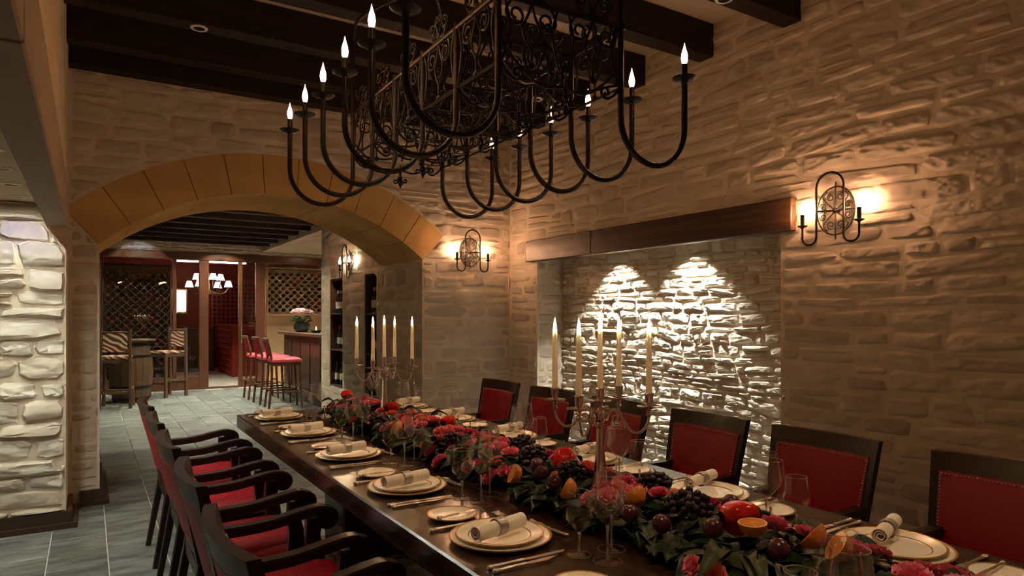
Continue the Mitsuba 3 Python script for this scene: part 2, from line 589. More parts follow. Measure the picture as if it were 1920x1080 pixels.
floor = obj('floor', cbox(-2.2, 6.2, -1.4, 19.9, -0.12, -0.006, 0.001), 'grout', 'grey slate floor of long tiles with pale joints', 'floor', kind='structure')
tiles = []
for i in range(-6, 14):
    x0 = 0.1 + 0.3 * i
    for j in range(-3, 25):
        y0 = 0.6 * j + (0.3 if i % 2 else 0.0)
        if x0 < -1.75 or x0 > 4.0 or y0 > 13.5 or (x0 > 2.7 and 5.6 < y0 < 9.0):
            continue
        tiles.append(cbox(x0 + 0.003, x0 + 0.297, y0 + 0.003, y0 + 0.597, -0.02, 0.0, 0.0025))
seen = []
for t in tiles:
    b = t.bounds
    q = np.array([[b[0][0], b[0][1], 0], [b[1][0], b[0][1], 0], [b[1][0], b[1][1], 0], [b[0][0], b[1][1], 0]])
    under = b[0][0] > 0.75 and b[1][1] < 5.2
    seen.append(image_size_of(q) * (0.001 if under else 1.0))
rest = []
for k, i in enumerate(np.argsort(seen)[::-1]):
    if k < 290 and seen[i] > 20:
        part(floor, 'tile', tiles[i], 'slate')
    else:
        rest.append(tiles[i])
part(floor, 'far_tiles', cat(rest), 'slate', kind='stuff')

ceiling = obj('ceiling', cbox(-0.3, XW + 0.4, -1.2, YA + 0.1, ZC, ZC + 0.12, 0.002), 'plaster', 'tan plaster ceiling between dark beams', 'ceiling', kind='structure')
BEAMS_Y = [0.479, 1.167, 1.855, 2.543, 3.231, 3.919, 4.607, 5.295, 5.818]
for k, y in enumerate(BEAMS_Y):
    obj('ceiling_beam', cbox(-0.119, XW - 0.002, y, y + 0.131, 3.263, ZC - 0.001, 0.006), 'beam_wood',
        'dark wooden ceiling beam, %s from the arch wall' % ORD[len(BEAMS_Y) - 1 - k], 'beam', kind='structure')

# right wall with its niche; drawings of it run along -Y
m_right = frame((XW, 0, 0), (0, -1, 0), (0, 0, 1))
right = sbox(-YA, 0, 1.2, ZC).difference(sbox(-NY1, 0.0, -NY0, NZ))
wall_right = wall('wall_right', right, m_right, NX - XW, label='long rubble stone wall on the right with a lit niche')
face = sbox(-YA + 0.005, 0.02, 1.1, ZC).difference(sbox(-NY1 - 0.004, 0.0, -NY0 + 0.004, 2.17))
lay_stones(wall_right, rubble(face, 11), m_right, 300)

niche = obj('wall_niche', cbox(NX, NX + 0.12, NY0 - 0.2, NY1 + 0.2, 0, NZ + 0.15, 0.001), 'mortar', 'rugged pale stone back of the lit niche', 'wall', kind='structure')
m_niche = frame((NX, 0, 0), (0, -1, 0), (0, 0, 1))
lay_stones(niche, rubble(sbox(-NY1, 0.0, -NY0, NZ), 23, ['stone_rugged', 'stone_rugged', 'stone_rugged_dark'], course=(0.045, 0.10), length=(0.07, 0.34), relief=(0.012, 0.036), gap=0.002, warp=0.045, edge=0.012, tones=(0.5, 0.35, 0.15)), m_niche, 300, 24)
obj('niche_soffit', cbox(XW + 0.001, NX, NY0, NY1, NZ, NZ + 0.1, 0.001), 'plaster', 'plaster top of the lit niche behind the timber lintel', 'ceiling', kind='structure')
m_jamb = frame((XW, NY1, 0), (1, 0, 0), (0, 0, 1))
jamb = obj('niche_jamb', cbox(XW + 0.001, NX, NY1 - 0.004, NY1 + 0.02, 0, NZ, 0.001), 'mortar', 'stone side of the niche next to the corner', 'wall', kind='structure')
lay_stones(jamb, rubble(sbox(0.01, 0.3, NX - XW - 0.03, 2.0), 29, length=(0.12, 0.34), relief=(0.005, 0.010), tones=(0.6, 0.3, 0.1)), m_jamb @ tr(0, 0, 0.004), 60)

# arch wall
AX0, AX1, SPR = 0.075, 2.748, 1.955             # jambs, springing
ACX, ACZ, AR, AR2 = 1.4115, 0.435, 2.035, 2.37  # centre and radii of the arch ring
YB = 7.05


def disc(r):
    return Point(ACX, ACZ).buffer(r, 96)


ang = math.atan2(SPR - ACZ, AX1 - ACX)
opening = unary_union([sbox(AX0, -0.1, AX1, SPR), disc(AR).intersection(sbox(AX0, SPR - 0.01, AX1, 3.4))])
wedge = Polygon([(ACX, ACZ), (ACX + 6 * math.cos(ang), ACZ + 6 * math.sin(ang)), (ACX, 9), (ACX - 6 * math.cos(ang), ACZ + 6 * math.sin(ang))])
ring = disc(AR2).difference(disc(AR)).intersection(wedge).intersection(sbox(-0.11, 0, 9, 9))
m_arch = frame((0, YA, 0), (1, 0, 0), (0, 0, 1))
arch_wall = wall('wall_back', sbox(-1.7, 0, XW + 0.4, ZC).difference(unary_union([opening, ring.buffer(1e-4)])), m_arch, YB - YA,
                 label='rubble stone wall with a wide arch to the bar')
face = sbox(-0.115, 0.12, XW - 0.005, 3.27).difference(opening.buffer(0.004)).difference(ring.buffer(0.004))
lay_stones(arch_wall, rubble(face, 37, course=(0.08, 0.16), length=(0.2, 0.6), relief=(0.003, 0.010)), m_arch, 280)
# the arch ring: wedge blocks that run through the wall
n_block = 11
a0, a1 = ang, PI - ang
for k in range(n_block):
    s0, s1 = a0 + (a1 - a0) * k / n_block + 0.0009, a0 + (a1 - a0) * (k + 1) / n_block - 0.0009
    t = np.linspace(s0, s1, 15)
    pts = [(ACX + AR * math.cos(a), ACZ + AR * math.sin(a)) for a in t] + [(ACX + AR2 * math.cos(a), ACZ + AR2 * math.sin(a)) for a in t[::-1]]
    poly = Polygon(pts).intersection(sbox(-0.112, 0, 9, 9))
    body = prism(poly.buffer(-0.0016), YB - YA - 0.012, m_arch @ tr(0, 0, -(YB - YA) + 0.0165))
    core = prism(poly, YB - YA - 0.012, m_arch @ tr(0, 0, -(YB - YA) + 0.013))
    part(arch_wall, 'voussoir', cat(core, body), 'ochre_stone', smooth=25)
# right jamb inside the arch and the bar wall in the same plane, drawn along -Y
m_bar = frame((AX1, 0, 0), (0, -1, 0), (0, 0, 1))
lay_stones(arch_wall, rubble(sbox(-YB, 0.1, -YA - 0.01, SPR - 0.01), 41, course=(0.1, 0.18), length=(0.2, 0.5), relief=(0.004, 0.009), tones=(0.5, 0.4, 0.1)), m_bar, 60)

# left: plaster above a long timber, the passage behind it and its stone end
obj('wall_left', cbox(-0.24, -0.12, -1.2, YA, 2.32, ZC, 0.001), 'plaster', 'tan plastered wall above the long timber on the left', 'wall', kind='structure')
obj('passage_beam', cbox(-0.236, -0.117, 1.795, 5.44, 2.02, 2.325, 0.006), 'passage_wood', 'long timber over the opening on the left', 'beam', kind='structure')
obj('passage_beam', cbox(-0.236, -0.117, -1.2, 1.788, 2.02, 2.325, 0.006), 'passage_wood', 'nearer length of the timber over the left opening', 'beam', kind='structure')
m_end = frame((0, 5.41, 0), (1, 0, 0), (0, 0, 1))
end = Polygon([(-1.7, 0), (-0.125, 0), (-0.125, 1.87), (-0.235, 2.02), (-0.235, 2.4), (-1.7, 2.4)])
wall_end = wall('wall_passage_end', end, m_end, 0.54, label='pale rugged stone wall end lit from above on the left')
lay_stones(wall_end, rubble(end.intersection(sbox(-1.63, 0.1, 0.1, 2.17)), 53, course=(0.075, 0.17), length=(0.2, 0.62), relief=(0.016, 0.042), gap=0.001, warp=0.050, edge=0.016, names=['stone_rugged', 'stone_pale', 'stone_tan'], tones=(0.85, 0.15, 0.0)), m_end, 120, 24)
obj('ceiling_passage', cbox(-1.75, -0.236, -1.2, 5.41, 2.17, 2.25, 0.001), 'plaster', 'low plaster ceiling of the passage on the left', 'ceiling', kind='structure')
obj('wall_passage', cbox(-1.75, -1.65, -1.2, 5.5, 0, 2.25, 0.001), 'mortar', 'far wall of the passage on the left', 'wall', kind='structure')
obj('wall_front', cbox(-1.75, XW + 0.4, -1.3, -1.18, 0, ZC + 0.1, 0.001), 'mortar', 'wall behind the viewer', 'wall', kind='structure')


def skirting(name, pts, label):
    """A two-step dark skirting along a path of floor points, outside to the right."""
    line = LineString(pts)
    mesh = []
    for z0, z1, w in ((0.001, 0.036, 0.06), (0.036, 0.112, 0.03)):
        poly = line.buffer(w, cap_style='flat', join_style='mitre', single_sided=False)
        mesh.append(prism(poly, z1 - z0, tr(0, 0, z0)))
    return obj(name, cat(mesh), 'dark_oak', label, 'skirting', kind='structure')


skirting('baseboard_left', [(-1.6, 5.411), (-0.122, 5.411), (-0.122, 5.88)], 'dark stepped skirting at the foot of the pale wall end')
skirting('baseboard_arch', [(-0.05, 5.95), (0.074, 5.95), (0.074, 7.0)], 'dark skirting around the left pier of the arch')
skirting('baseboard_back', [(2.75, 7.0), (2.75, 5.95), (3.70, 5.95)], 'dark skirting along the arch wall at right')

# lintel of the niche: two timbers end to end
obj('niche_lintel', cbox(3.705, 3.80, 2.575, 4.545, 1.957, 2.166, 0.006), 'lintel_wood', 'thick brown timber lintel over the niche, half by the large wall lamp', 'lintel', kind='structure')
obj('niche_lintel', cbox(3.706, 3.80, 4.549, 5.575, 1.958, 2.165, 0.006), 'lintel_wood', 'thick brown timber lintel over the niche, half by the corner', 'lintel', kind='structure')

# ------------------------------------------------------------------ lamps set into the building
p_down = [('__trim', single(lathe([(0.034, -0.004), (0.05, -0.004), (0.053, 0.0), (0.053, 0.012), (0.036, 0.012)], 24), 'white_metal', smooth=40))]


def downlight(name, pos, label, group, rgb_, cutoff, target=None, glow=1.6, weight=2.0):
    key = thing(name, label, 'downlight', group)
    m = tr(*pos)
    scene[key + '__trim'] = {**p_down[0][1], 'to_world': mat4(m)}
    part(key, 'lens', lathe([(0, 0.004), (0.036, 0.004), (0.036, 0.006), (0, 0.006)], 20), 'shade_white', m=m, emitter=area(np.array(rgb_) / max(rgb_) * glow, 0.05))
    t = target or (pos[0], pos[1], 0)
    scene['lamp_of_' + key] = spot((pos[0], pos[1], pos[2] - 0.008), t, rgb_, cutoff, weight=weight)


for k, y in enumerate((4.55, 3.70)):
    downlight('niche_spotlight', (3.865, y, NZ - 0.004), 'small spotlight in the top of the niche, %s' % ('near the corner' if k == 0 else 'near the large wall lamp'),
              'niche spotlights', I_NICHE * NEUTRAL, 47, (3.99, y, 0.6), weight=14)
for x, y, where in ((0.60, 4.672, 'at the left'), (3.22, 4.672, 'behind the chandelier'), (3.12, 2.608, 'at the top edge'), (0.60, 2.608, 'above the left chairs'), (3.12, 0.545, 'above the near end'), (0.60, 0.545, 'above the viewer')):
    downlight('beam_spotlight', (x, y, 3.262), 'small round spotlight under a ceiling beam, ' + where, 'spotlights under the beams', I_TABLE * np.array([1.0, 0.69, 0.39]), 34,
              (1.508 + (0.14 if x > 1.5 else -0.14), y + (-0.35 if y > 4 else 0.25), 0.75), glow=0.08, weight=4.0)
for k, y in enumerate((5.18, 4.71, 4.225, 3.75)):
    downlight('passage_downlight', (-0.365, y, 2.169), 'bright round downlight in the low passage ceiling, %s from the stone wall end' % ORD[k],
              'passage downlights', I_LEFT * COOL, 75, weight=2)
# ------------------------------------------------------------------ chandelier
BULB = [(0, 0.0), (0.008, 0.001), (0.0125, 0.012), (0.0145, 0.026), (0.0125, 0.042), (0.008, 0.058), (0.0035, 0.072), (0.0012, 0.084), (0, 0.090)]
bulb_mesh = lathe(BULB, 12)
sleeve_mesh = lathe([(0, 0), (0.0125, 0), (0.0125, 0.062), (0.0105, 0.064), (0, 0.064)], 14)
saucer_mesh = lathe([(0, -0.014), (0.012, -0.014), (0.016, -0.008), (0.034, -0.003), (0.050, 0.006), (0.052, 0.009), (0.049, 0.009), (0.032, 0.002), (0, 0.001)], 24)
sleeve_d, saucer_d = single(sleeve_mesh, 'iron', 40), single(saucer_mesh, 'iron', 40)


def draw(curves, r=0.0052, sides=6):
    """2-D curves (s, z) as thin rods in the xz plane."""
    return cat([tube(np.stack([c[:, 0], 0 * c[:, 0], c[:, 1]], 1), r, sides) for c in curves])


def mirror2(c):
    return c * np.array([-1, 1])


def lyre(w):
    """Scrollwork between two rods, drawn about s = 0, hung from z = 0."""
    out = [smooth_path([(0, 0.0), (0.012, -0.04), (0.036, -0.095), (0.026, -0.135), (0, -0.172)], 20),
           np.array([(0, -0.168), (0, -0.2), (0, -0.228)]),
           np.vstack([smooth_path([(0.004, -0.004), (0.03, 0.012), (0.07, 0.008), (0.094, -0.02)], 12), spiral(0.066, -0.055, 0.042, 0.012, 35, -1.35, 22)]),
           np.vstack([smooth_path([(w / 2 - 0.02, 0.0), (w / 2 - 0.045, -0.09), (w / 2 - 0.03, -0.17), (w / 2 - 0.012, -0.225)], 14)]),
           np.vstack([smooth_path([(0.02, 0.0), (0.06, 0.03), (0.085, 0.062)], 8), spiral(0.058, 0.068, 0.030, 0.008, -10, 1.3, 18)]),
           np.vstack([smooth_path([(0.0, 0.0), (0.008, 0.045), (0.03, 0.085)], 8), spiral(0.016, 0.098, 0.018, 0.005, -30, 1.2, 14)])]
    return out[:2] + [np.array([(0, -0.172), (0, -0.18)])] + [f(c) for c in out[:1] + out[2:] for f in (lambda a: a, mirror2)][1:]


def lyre_mesh(w, z0):
    m = draw(lyre(w))
    leaf = [moved(icos(1, 1), tr(x, 0, z) @ scl(0.016, 0.010, 0.014)) for x, z in ((0, 0.004), (0.022, 0.012), (-0.022, 0.012), (0, 0.028), (0, -0.228))]
    return moved(cat(m, leaf), tr(0, 0, z0))


CX, CYS = 1.507, [1.98 + 0.33 * k for k in range(6)]
RAIL_Z = 2.55
ch = thing('chandelier', 'long black wrought iron chandelier with scrollwork and two rows of hooked candle arms', 'chandelier')
XO, XI, UZ = 0.619, 0.276, 2.2045
ur = (XO - XI) / 2
for side in (-1, 1):
    for k, y in enumerate(CYS):
        corner = k in (0, 5)
        top = [(XI, RAIL_Z + 0.42), (XI, 2.9)] if corner else [(XI, RAIL_Z + 0.02)]
        a = np.linspace(PI, 2 * PI, 22)
        path = top + [(XI, RAIL_Z - 0.1), (XI, 2.3)] + [(XI + ur + ur * math.cos(t), UZ + ur * math.sin(t)) for t in a] + [(XO, 2.3), (XO, 2.398)]
        arm = part(ch, 'arm', tube([(CX + side * s, y, z) for s, z in path], 0.0122, 10), 'iron', smooth=40)
        at = tr(CX + side * XO, y, 2.41)
        for nm, d, dz in (('saucer', saucer_d, 0), ('sleeve', sleeve_d, 0.002)):
            scene[numbered(arm + '__' + nm)] = {**d, 'to_world': mat4(at @ tr(0, 0, dz))}
        part(arm, 'bulb', bulb_mesh, 'shade_white', smooth=True, m=at @ tr(0, 0, 0.066), emitter=area(L_CHANDELIER * WARM, 3.0))
for side in (-1, 1):
    part(ch, 'rail', tube([(CX + side * XI, CYS[0] - 0.02, RAIL_Z), (CX + side * XI, CYS[5] + 0.02, RAIL_Z)], 0.011, 8), 'iron', smooth=40)
    part(ch, 'rail', tube([(CX + side * XI, CYS[0], 2.315), (CX + side * XI, CYS[5], 2.315)], 0.006, 6), 'iron', smooth=40)
for y in CYS:
    part(ch, 'cross_rail', tube([(CX - XI, y, RAIL_Z), (CX + XI, y, RAIL_Z)], 0.009, 8), 'iron', smooth=40)
side_panel = lyre_mesh(0.33, RAIL_Z)
for side in (-1, 1):
    for k in range(5):
        part(ch, 'scroll_panel', side_panel, 'iron', smooth=40, m=tr(CX + side * XI, CYS[k] + 0.165, 0) @ rot('z', 90))
cross_panel = cat([moved(lyre_mesh(0.27, RAIL_Z), tr(s * 0.138, 0, 0)) for s in (-1, 1)])
for y in CYS:
    part(ch, 'scroll_panel', cross_panel, 'iron', smooth=40, m=tr(CX, y, 0))
    swag = []
    for s in (-1, 1):
        swag.append(np.array(smooth_path([(s * XI, 2.40), (s * 0.20, 2.325), (s * 0.10, 2.262), (0, 2.272)], 18)))
        swag.append(np.vstack([smooth_path([(s * XI, 2.34), (s * 0.25, 2.29), (s * 0.21, 2.262)], 8), spiral(s * 0.20, 2.288, 0.026, 0.007, -60 if s > 0 else 240, -s * 1.25, 16)]))
    part(ch, 'swag', draw(swag, 0.0055), 'iron', smooth=40, m=tr(CX, y, 0))
for k in range(5):
    y = CYS[k]
    part(ch, 'brace', cat([tube(smooth_path([(CX + s * XI, y, 2.33), (CX + s * 0.12, y + 0.1, 2.30), (CX, y + 0.165, 2.335), (CX - s * 0.12, y + 0.23, 2.30), (CX - s * XI, y + 0.33, 2.33)], 20), 0.0055, 6) for s in (-1, 1)]), 'iron', smooth=40)
# fleur-de-lis drops
lis = [lathe([(0, -0.125), (0.004, -0.118), (0.012, -0.098), (0.006, -0.078), (0.005, -0.07), (0.014, -0.066), (0.014, -0.058), (0.006, -0.054), (0.009, -0.03), (0.012, -0.026), (0.006, -0.02), (0.006, 0.01), (0, 0.012)], 10)]
for a in range(4):
    c = np.vstack([smooth_path([(0.004, -0.062), (0.016, -0.086), (0.030, -0.092)], 8), spiral(0.030, -0.080, 0.012, 0.005, -90, 0.75, 8)])
    lis.append(moved(draw([c], 0.0045), rot('z', 45 + 90 * a)))
lis = cat(lis)
for y in [v - 0.045 for v in CYS]:
    part(ch, 'fleur_drop', lis, 'iron', smooth=40, m=tr(CX, y + 0.03, 2.285))
# suspension
for s in (-1, 1):
    for y0, y1 in ((CYS[0], 2.42), (CYS[5], 3.19)):
        part(ch, 'hanger', tube(smooth_path([(CX + s * XI, y0, 2.96), (CX + s * XI * 0.9, y0 + (y1 - y0) * 0.2, 3.08), (CX + s * 0.02, y1, 3.16)], 16), 0.009, 8), 'iron', smooth=40)
for y in (2.42, 3.19):
    part(ch, 'rod', tube([(CX, y, 3.14), (CX, y, 3.4985)], 0.011, 8), 'iron', smooth=40)
    part(ch, 'ceiling_rose', lathe([(0, 3.462), (0.03, 3.463), (0.055, 3.485), (0.06, 3.499), (0, 3.499)], 24), 'iron', smooth=40, m=tr(CX, y, 0))

turn = tr(CX, 2.805, 0) @ rot('z', -1.65) @ tr(-CX, -2.805, 0)     # it hangs a little askew
for key in [k for k in scene if k.startswith(ch + '__')]:
    d_ = scene[key]
    old = np.array(d_['to_world'].matrix) if 'to_world' in d_ else np.eye(4)
    scene[key] = {**d_, 'to_world': mat4(turn @ old)}

# ------------------------------------------------------------------ wall lamps: x along the wall, y up, z out of it
s_saucer = moved(lathe([(0, -0.012), (0.008, -0.012), (0.012, -0.006), (0.024, -0.002), (0.029, 0.004), (0.027, 0.006), (0, 0.001)], 20), rot('x', -90))
s_sleeve = moved(lathe([(0, 0), (0.0115, 0), (0.0115, 0.07), (0, 0.071)], 14), rot('x', -90))
s_bulb = moved(lathe(BULB, 12), rot('x', -90) @ scl(1.15, 1.15, 0.95))
a = np.linspace(0, PI, 20)
arch_c = [(-0.177, -0.09)] + [(-0.131 - 0.046 * math.cos(t), -0.15 - 0.046 * math.sin(t)) for t in a] + [(-0.085, 0.0)] + [(-0.085 * math.cos(t), 0.135 + 0.085 * math.sin(t)) for t in a]
arch_c += [(0.085, 0.0)] + [(0.131 - 0.046 * math.cos(t), -0.15 - 0.046 * math.sin(t)) for t in a] + [(0.177, -0.09)]
s_arch = tube([(x, y, 0.088) for x, y in arch_c], 0.0062, 8)
t = np.linspace(0, 2 * PI, 40, endpoint=False)
s_oval = tube(np.stack([0.118 * np.cos(t), 0.142 * np.sin(t), 0 * t + 0.03], 1), 0.0045, 6, closed=True)
spokes = [tube([(0, -0.17, 0.03), (0, 0.17, 0.03)], 0.0042, 6), tube([(-0.115, 0, 0.03), (0.115, 0, 0.03)], 0.0042, 6)]
for sx in (-1, 1):
    spokes.append(tube([(-0.085, 0, 0.088), (0, 0, 0.04), (0.085, 0, 0.088)], 0.005, 6))
    for sy in (-1, 1):
        spokes.append(tube(smooth_path([(0, 0, 0.03), (sx * 0.06, sy * 0.055, 0.03), (sx * 0.078, sy * 0.085, 0.03), (sx * 0.05, sy * 0.118, 0.03)], 12), 0.0036, 6))
        c = spiral(sx * 0.030, sy * 0.082, 0.024, 0.007, 90 * sy, sx * sy * -1.3, 18)
        d = spiral(sx * 0.080, sy * 0.030, 0.022, 0.007, 0 if sx > 0 else 180, sx * sy * 1.3, 18)
        for q in (c, d):
            spokes.append(tube(np.stack([q[:, 0], q[:, 1], 0 * q[:, 0] + 0.03], 1), 0.0034, 6))
spokes += [moved(icos(0.016, 1), tr(0, 0, 0.034)), tube([(0, 0, 0.0), (0, 0, 0.034)], 0.012, 8)]
P_sconce = Proto()
P_sconce.add('arched_rod', s_arch, 'iron', 40)
P_sconce.add('oval_ring', s_oval, 'iron', 40)
P_sconce.add('scrollwork', cat(spokes), 'iron', 40)
for s in (-1, 1):
    P_sconce.add('saucer', moved(s_saucer, tr(s * 0.177, -0.080, 0.088)), 'iron', 40)
    P_sconce.add('sleeve', moved(s_sleeve, tr(s * 0.177, -0.078, 0.088)), 'iron', 40)
SCONCES = [((XW, 2.30, 2.045), (0, -1, 0), 'large wrought iron wall lamp with two candle bulbs beside the niche lintel'),
           ((3.262, YA, 2.06), (1, 0, 0), 'wrought iron wall lamp with two candle bulbs right of the arch'),
           ((AX1, 8.02, 2.07), (0, -1, 0), 'wrought iron wall lamp above the bottle niches, seen through the arch')]
for pos, u, label in SCONCES:
    m = frame(pos, u, (0, 0, 1))
    key = P_sconce.place('wall_lamp', label, 'wall lamp', m, 'wrought iron wall lamps')
    for s in (-1, 1):
        part(key, 'bulb', s_bulb, 'shade_white', smooth=True, m=m @ tr(s * 0.177, -0.007, 0.088), emitter=area(L_SCONCE * WARM * np.array([1, 1.12, 1.35]) * (1.0 if pos[1] < 7 else 2.2), 6.0 if pos[1] < 7 else 2.5))
# ------------------------------------------------------------------ table
TX0, TX1, TY0, TY1, TZ = 0.854, 2.162, 0.0, 4.83, 0.75
table = thing('dining_table', 'long dark polished wooden dining table set for a banquet', 'table')
part(table, 'top', cbox(TX0, TX1, TY0, TY1, 0.662, TZ, 0.006), 'table_wood')
for y in (0.75, 2.3, 3.85):
    part(table, 'pedestal', cbox(1.24, 1.78, y - 0.09, y + 0.27, 0.03, 0.662, 0.01), 'table_wood')
    part(table, 'foot', cbox(1.16, 1.86, y - 0.14, y + 0.32, 0.001, 0.05, 0.012), 'table_wood')

# ------------------------------------------------------------------ chairs: x towards the table, origin on the floor under the seat
BZ0, BZ1 = 0.44, 0.915


def back_x(y, z):
    """The front of the backrest: raked, and bowed away from the sitter."""
    w = 0.225 + 0.03 * (z - BZ0) / (BZ1 - BZ0)
    t = (z - BZ0) / (BZ1 - BZ0)
    return -0.195 - 0.085 * t - 0.012 * t * t - 0.036 * (1 - min(1.0, abs(y) / w) ** 2) * (0.35 + 0.65 * t)


def half_w(z):
    return 0.222 + 0.03 * (z - BZ0) / (BZ1 - BZ0)


def back_piece(y0, y1, z0, z1, thick, nu=9, nv=7, off=0.0, puff=0.0):
    """A piece of the back; y0 and y1 are shares of the half width."""
    def fn(u, v):
        z = z0 + (z1 - z0) * v
        y = (y0 + (y1 - y0) * u) * half_w(z)
        return np.array([back_x(y, z) + off + puff * (1 - (2 * u - 1) ** 4) * (1 - (2 * v - 1) ** 4), y, z])
    return slab(fn, thick, nu, nv)


def taper(p0, p1, w0, w1):
    """A square leg from p0 (half widths w0) to p1."""
    pts = []
    for p, w in ((p0, w0), (p1, w1)):
        for sx, sy in ((-1, -1), (1, -1), (1, 1), (-1, 1)):
            c = 0.25
            for q in ((sx * w[0], sy * w[1] * (1 - c)), (sx * w[0] * (1 - c), sy * w[1])):
                pts.append((p[0] + q[0], p[1] + q[1], p[2]))
    return trimesh.convex.convex_hull(np.array(pts))


P_chair = Proto()


def seat_fn(u, v):
    x = -0.215 + 0.455 * u
    w = 0.215 + 0.035 * u
    y = (2 * v - 1) * w
    e = (1 - (2 * u - 1) ** 6) * (1 - (2 * v - 1) ** 6)
    return np.array([x, y, 0.425 + 0.055 * e ** 0.6 + 0.014 * (1 - (2 * u - 1) ** 2) * (1 - (2 * v - 1) ** 2)])


st = grid_mesh(seat_fn, 18, 18)
under = np.array(st.vertices)
under[:, 2] = 0.418
idx = np.arange(18 * 18).reshape(18, 18)
rim = np.concatenate([idx[:, 0], idx[-1, 1:], idx[-2::-1, -1], idx[0, -2:0:-1]])
nx_ = np.roll(rim, -1)
n_ = len(under)
st = trimesh.Trimesh(np.vstack([st.vertices, under]), np.vstack([st.faces, np.array(st.faces)[:, ::-1] + n_, np.stack([rim, rim + n_, nx_ + n_], 1), np.stack([rim, nx_ + n_, nx_], 1)]), process=False)
trimesh.repair.fix_normals(st)
P_chair.add('seat', st, 'red_leather', 50)
fr = Polygon([(-0.225, -0.222), (0.235, -0.252), (0.235, 0.252), (-0.225, 0.222)])
P_chair.add('seat_frame', prism(fr.buffer(0.004), 0.062, tr(0, 0, 0.366)), 'chair_wood')
P_chair.add('top_rail', back_piece(-1, 1, 0.842, 0.915, 0.032, 17, 4), 'rail_wood', 35)
P_chair.add('lower_rail', back_piece(-1, 1, 0.475, 0.53, 0.03, 13, 3), 'chair_wood', 35)
for s in (-1, 1):
    P_chair.add('back_post', back_piece(s * 0.87, s * 1.0, 0.44, 0.845, 0.034, 3, 8), 'chair_wood', 35)
P_chair.add('back_panel', back_piece(-0.88, 0.88, 0.528, 0.846, 0.014, 15, 12, 0.004, 0.014), 'red_leather', 40)
P_chair.add('back_panel', back_piece(-0.87, 0.87, 0.53, 0.842, 0.008, 13, 8, -0.026), 'red_leather', 40, label='red leather on the outside of the backrest')
studs = []
stud0 = icos(0.0042, 1)
zs = np.arange(0.54, 0.838, 0.0125)
for z in zs:
    for s in (-1, 1):
        y = s * 0.855 * half_w(z)
        studs.append(moved(stud0, tr(back_x(y, z) + 0.006, y, z)))
for y in np.arange(-0.208, 0.209, 0.0125):
    studs.append(moved(stud0, tr(back_x(y, 0.836) + 0.006, y, 0.836)))
P_chair.add('nailheads', cat(studs), 'stud_steel', True, kind='stuff')
for s in (-1, 1):
    y = s * 0.205
    path = smooth_path([(-0.245, 0.632), (-0.15, 0.628), (-0.02, 0.634), (0.10, 0.655), (0.165, 0.662), (0.20, 0.650)], 40)
    poly = LineString(path).buffer(0.0185).union(Point(0.196, 0.628).buffer(0.043, 24))
    m = prism(poly.buffer(-0.004), 0.056, np.array([[1, 0, 0, 0], [0, 0, -1, y + 0.028], [0, 1, 0, 0], [0, 0, 0, 1.0]]))
    m2 = prism(poly, 0.046, np.array([[1, 0, 0, 0], [0, 0, -1, y + 0.023], [0, 1, 0, 0], [0, 0, 0, 1.0]]))
    P_chair.add('arm', cat(m, m2), 'chair_wood', 30)
    ys = s * 0.226
    sup = Polygon([(0.115, 0.40), (0.195, 0.40), (0.185, 0.50), (0.170, 0.56), (0.180, 0.63), (0.120, 0.63), (0.115, 0.56), (0.122, 0.50)])
    P_chair.add('arm_support', prism(sup, 0.040, np.array([[1, 0, 0, 0], [0, 0, -1, s * 0.216 + 0.02], [0, 1, 0, 0], [0, 0, 0, 1.0]])), 'chair_wood', 30)
for s in (-1, 1):
    P_chair.add('leg', taper((0.205, s * 0.225, 0.372), (0.20, s * 0.222, 0.0), (0.024, 0.024), (0.015, 0.015)), 'chair_wood')
for s in (-1, 1):
    P_chair.add('leg', taper((-0.208, s * 0.205, 0.445), (-0.285, s * 0.222, 0.0), (0.02, 0.022), (0.014, 0.014)), 'chair_wood')
rng = np.random.default_rng(5)
LEFT_Y = [4.48, 3.79, 3.11, 2.43, 1.73, 1.03]
RIGHT_Y = [4.43, 3.745, 3.055, 2.38, 1.735, 1.04]
for k in range(6):
    P_chair.place('armchair', 'dark armchair with red seat, %s from the far end, left row' % ORD[k], 'chair',
                  tr(0.600 + rng.uniform(-0.004, 0.004), LEFT_Y[k], 0) @ rot('z', rng.uniform(-1.2, 1.2)), 'armchairs along the left side of the table')
for k in range(6):
    P_chair.place('armchair', 'dark armchair with studded red back, %s from the far end, right row' % ORD[k], 'chair',
                  tr(2.412 + rng.uniform(-0.003, 0.003), RIGHT_Y[k], 0) @ rot('z', 180 + rng.uniform(-1.2, 1.2)), 'armchairs along the right side of the table')
# ------------------------------------------------------------------ the bar room beyond the arch
YC, ZB = 14.0, 2.85                              # cellar screen, ceiling
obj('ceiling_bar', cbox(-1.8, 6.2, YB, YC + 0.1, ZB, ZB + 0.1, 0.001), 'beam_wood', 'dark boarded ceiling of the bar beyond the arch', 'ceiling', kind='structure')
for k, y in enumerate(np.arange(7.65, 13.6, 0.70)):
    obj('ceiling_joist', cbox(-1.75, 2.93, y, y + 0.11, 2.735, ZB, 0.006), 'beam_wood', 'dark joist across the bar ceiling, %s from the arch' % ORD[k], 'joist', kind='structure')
obj('bulkhead', cbox(2.94, 5.4, 9.28, YC, 2.69, ZB, 0.004), 'plaster', 'lowered ceiling strip with downlights above the bar counter', 'ceiling', kind='structure')
obj('wall_bar_left', cbox(-1.85, -1.75, YB, YC, 0, ZB, 0.001), 'mortar', 'left wall of the bar', 'wall', kind='structure')
obj('wall_bar_end', cbox(5.3, 5.4, 9.0, 19.5, 0, ZB, 0.001), 'mortar', 'right end wall behind the bar', 'wall', kind='structure')
NICHES = [(7.17, 7.57), (8.36, 8.90)]
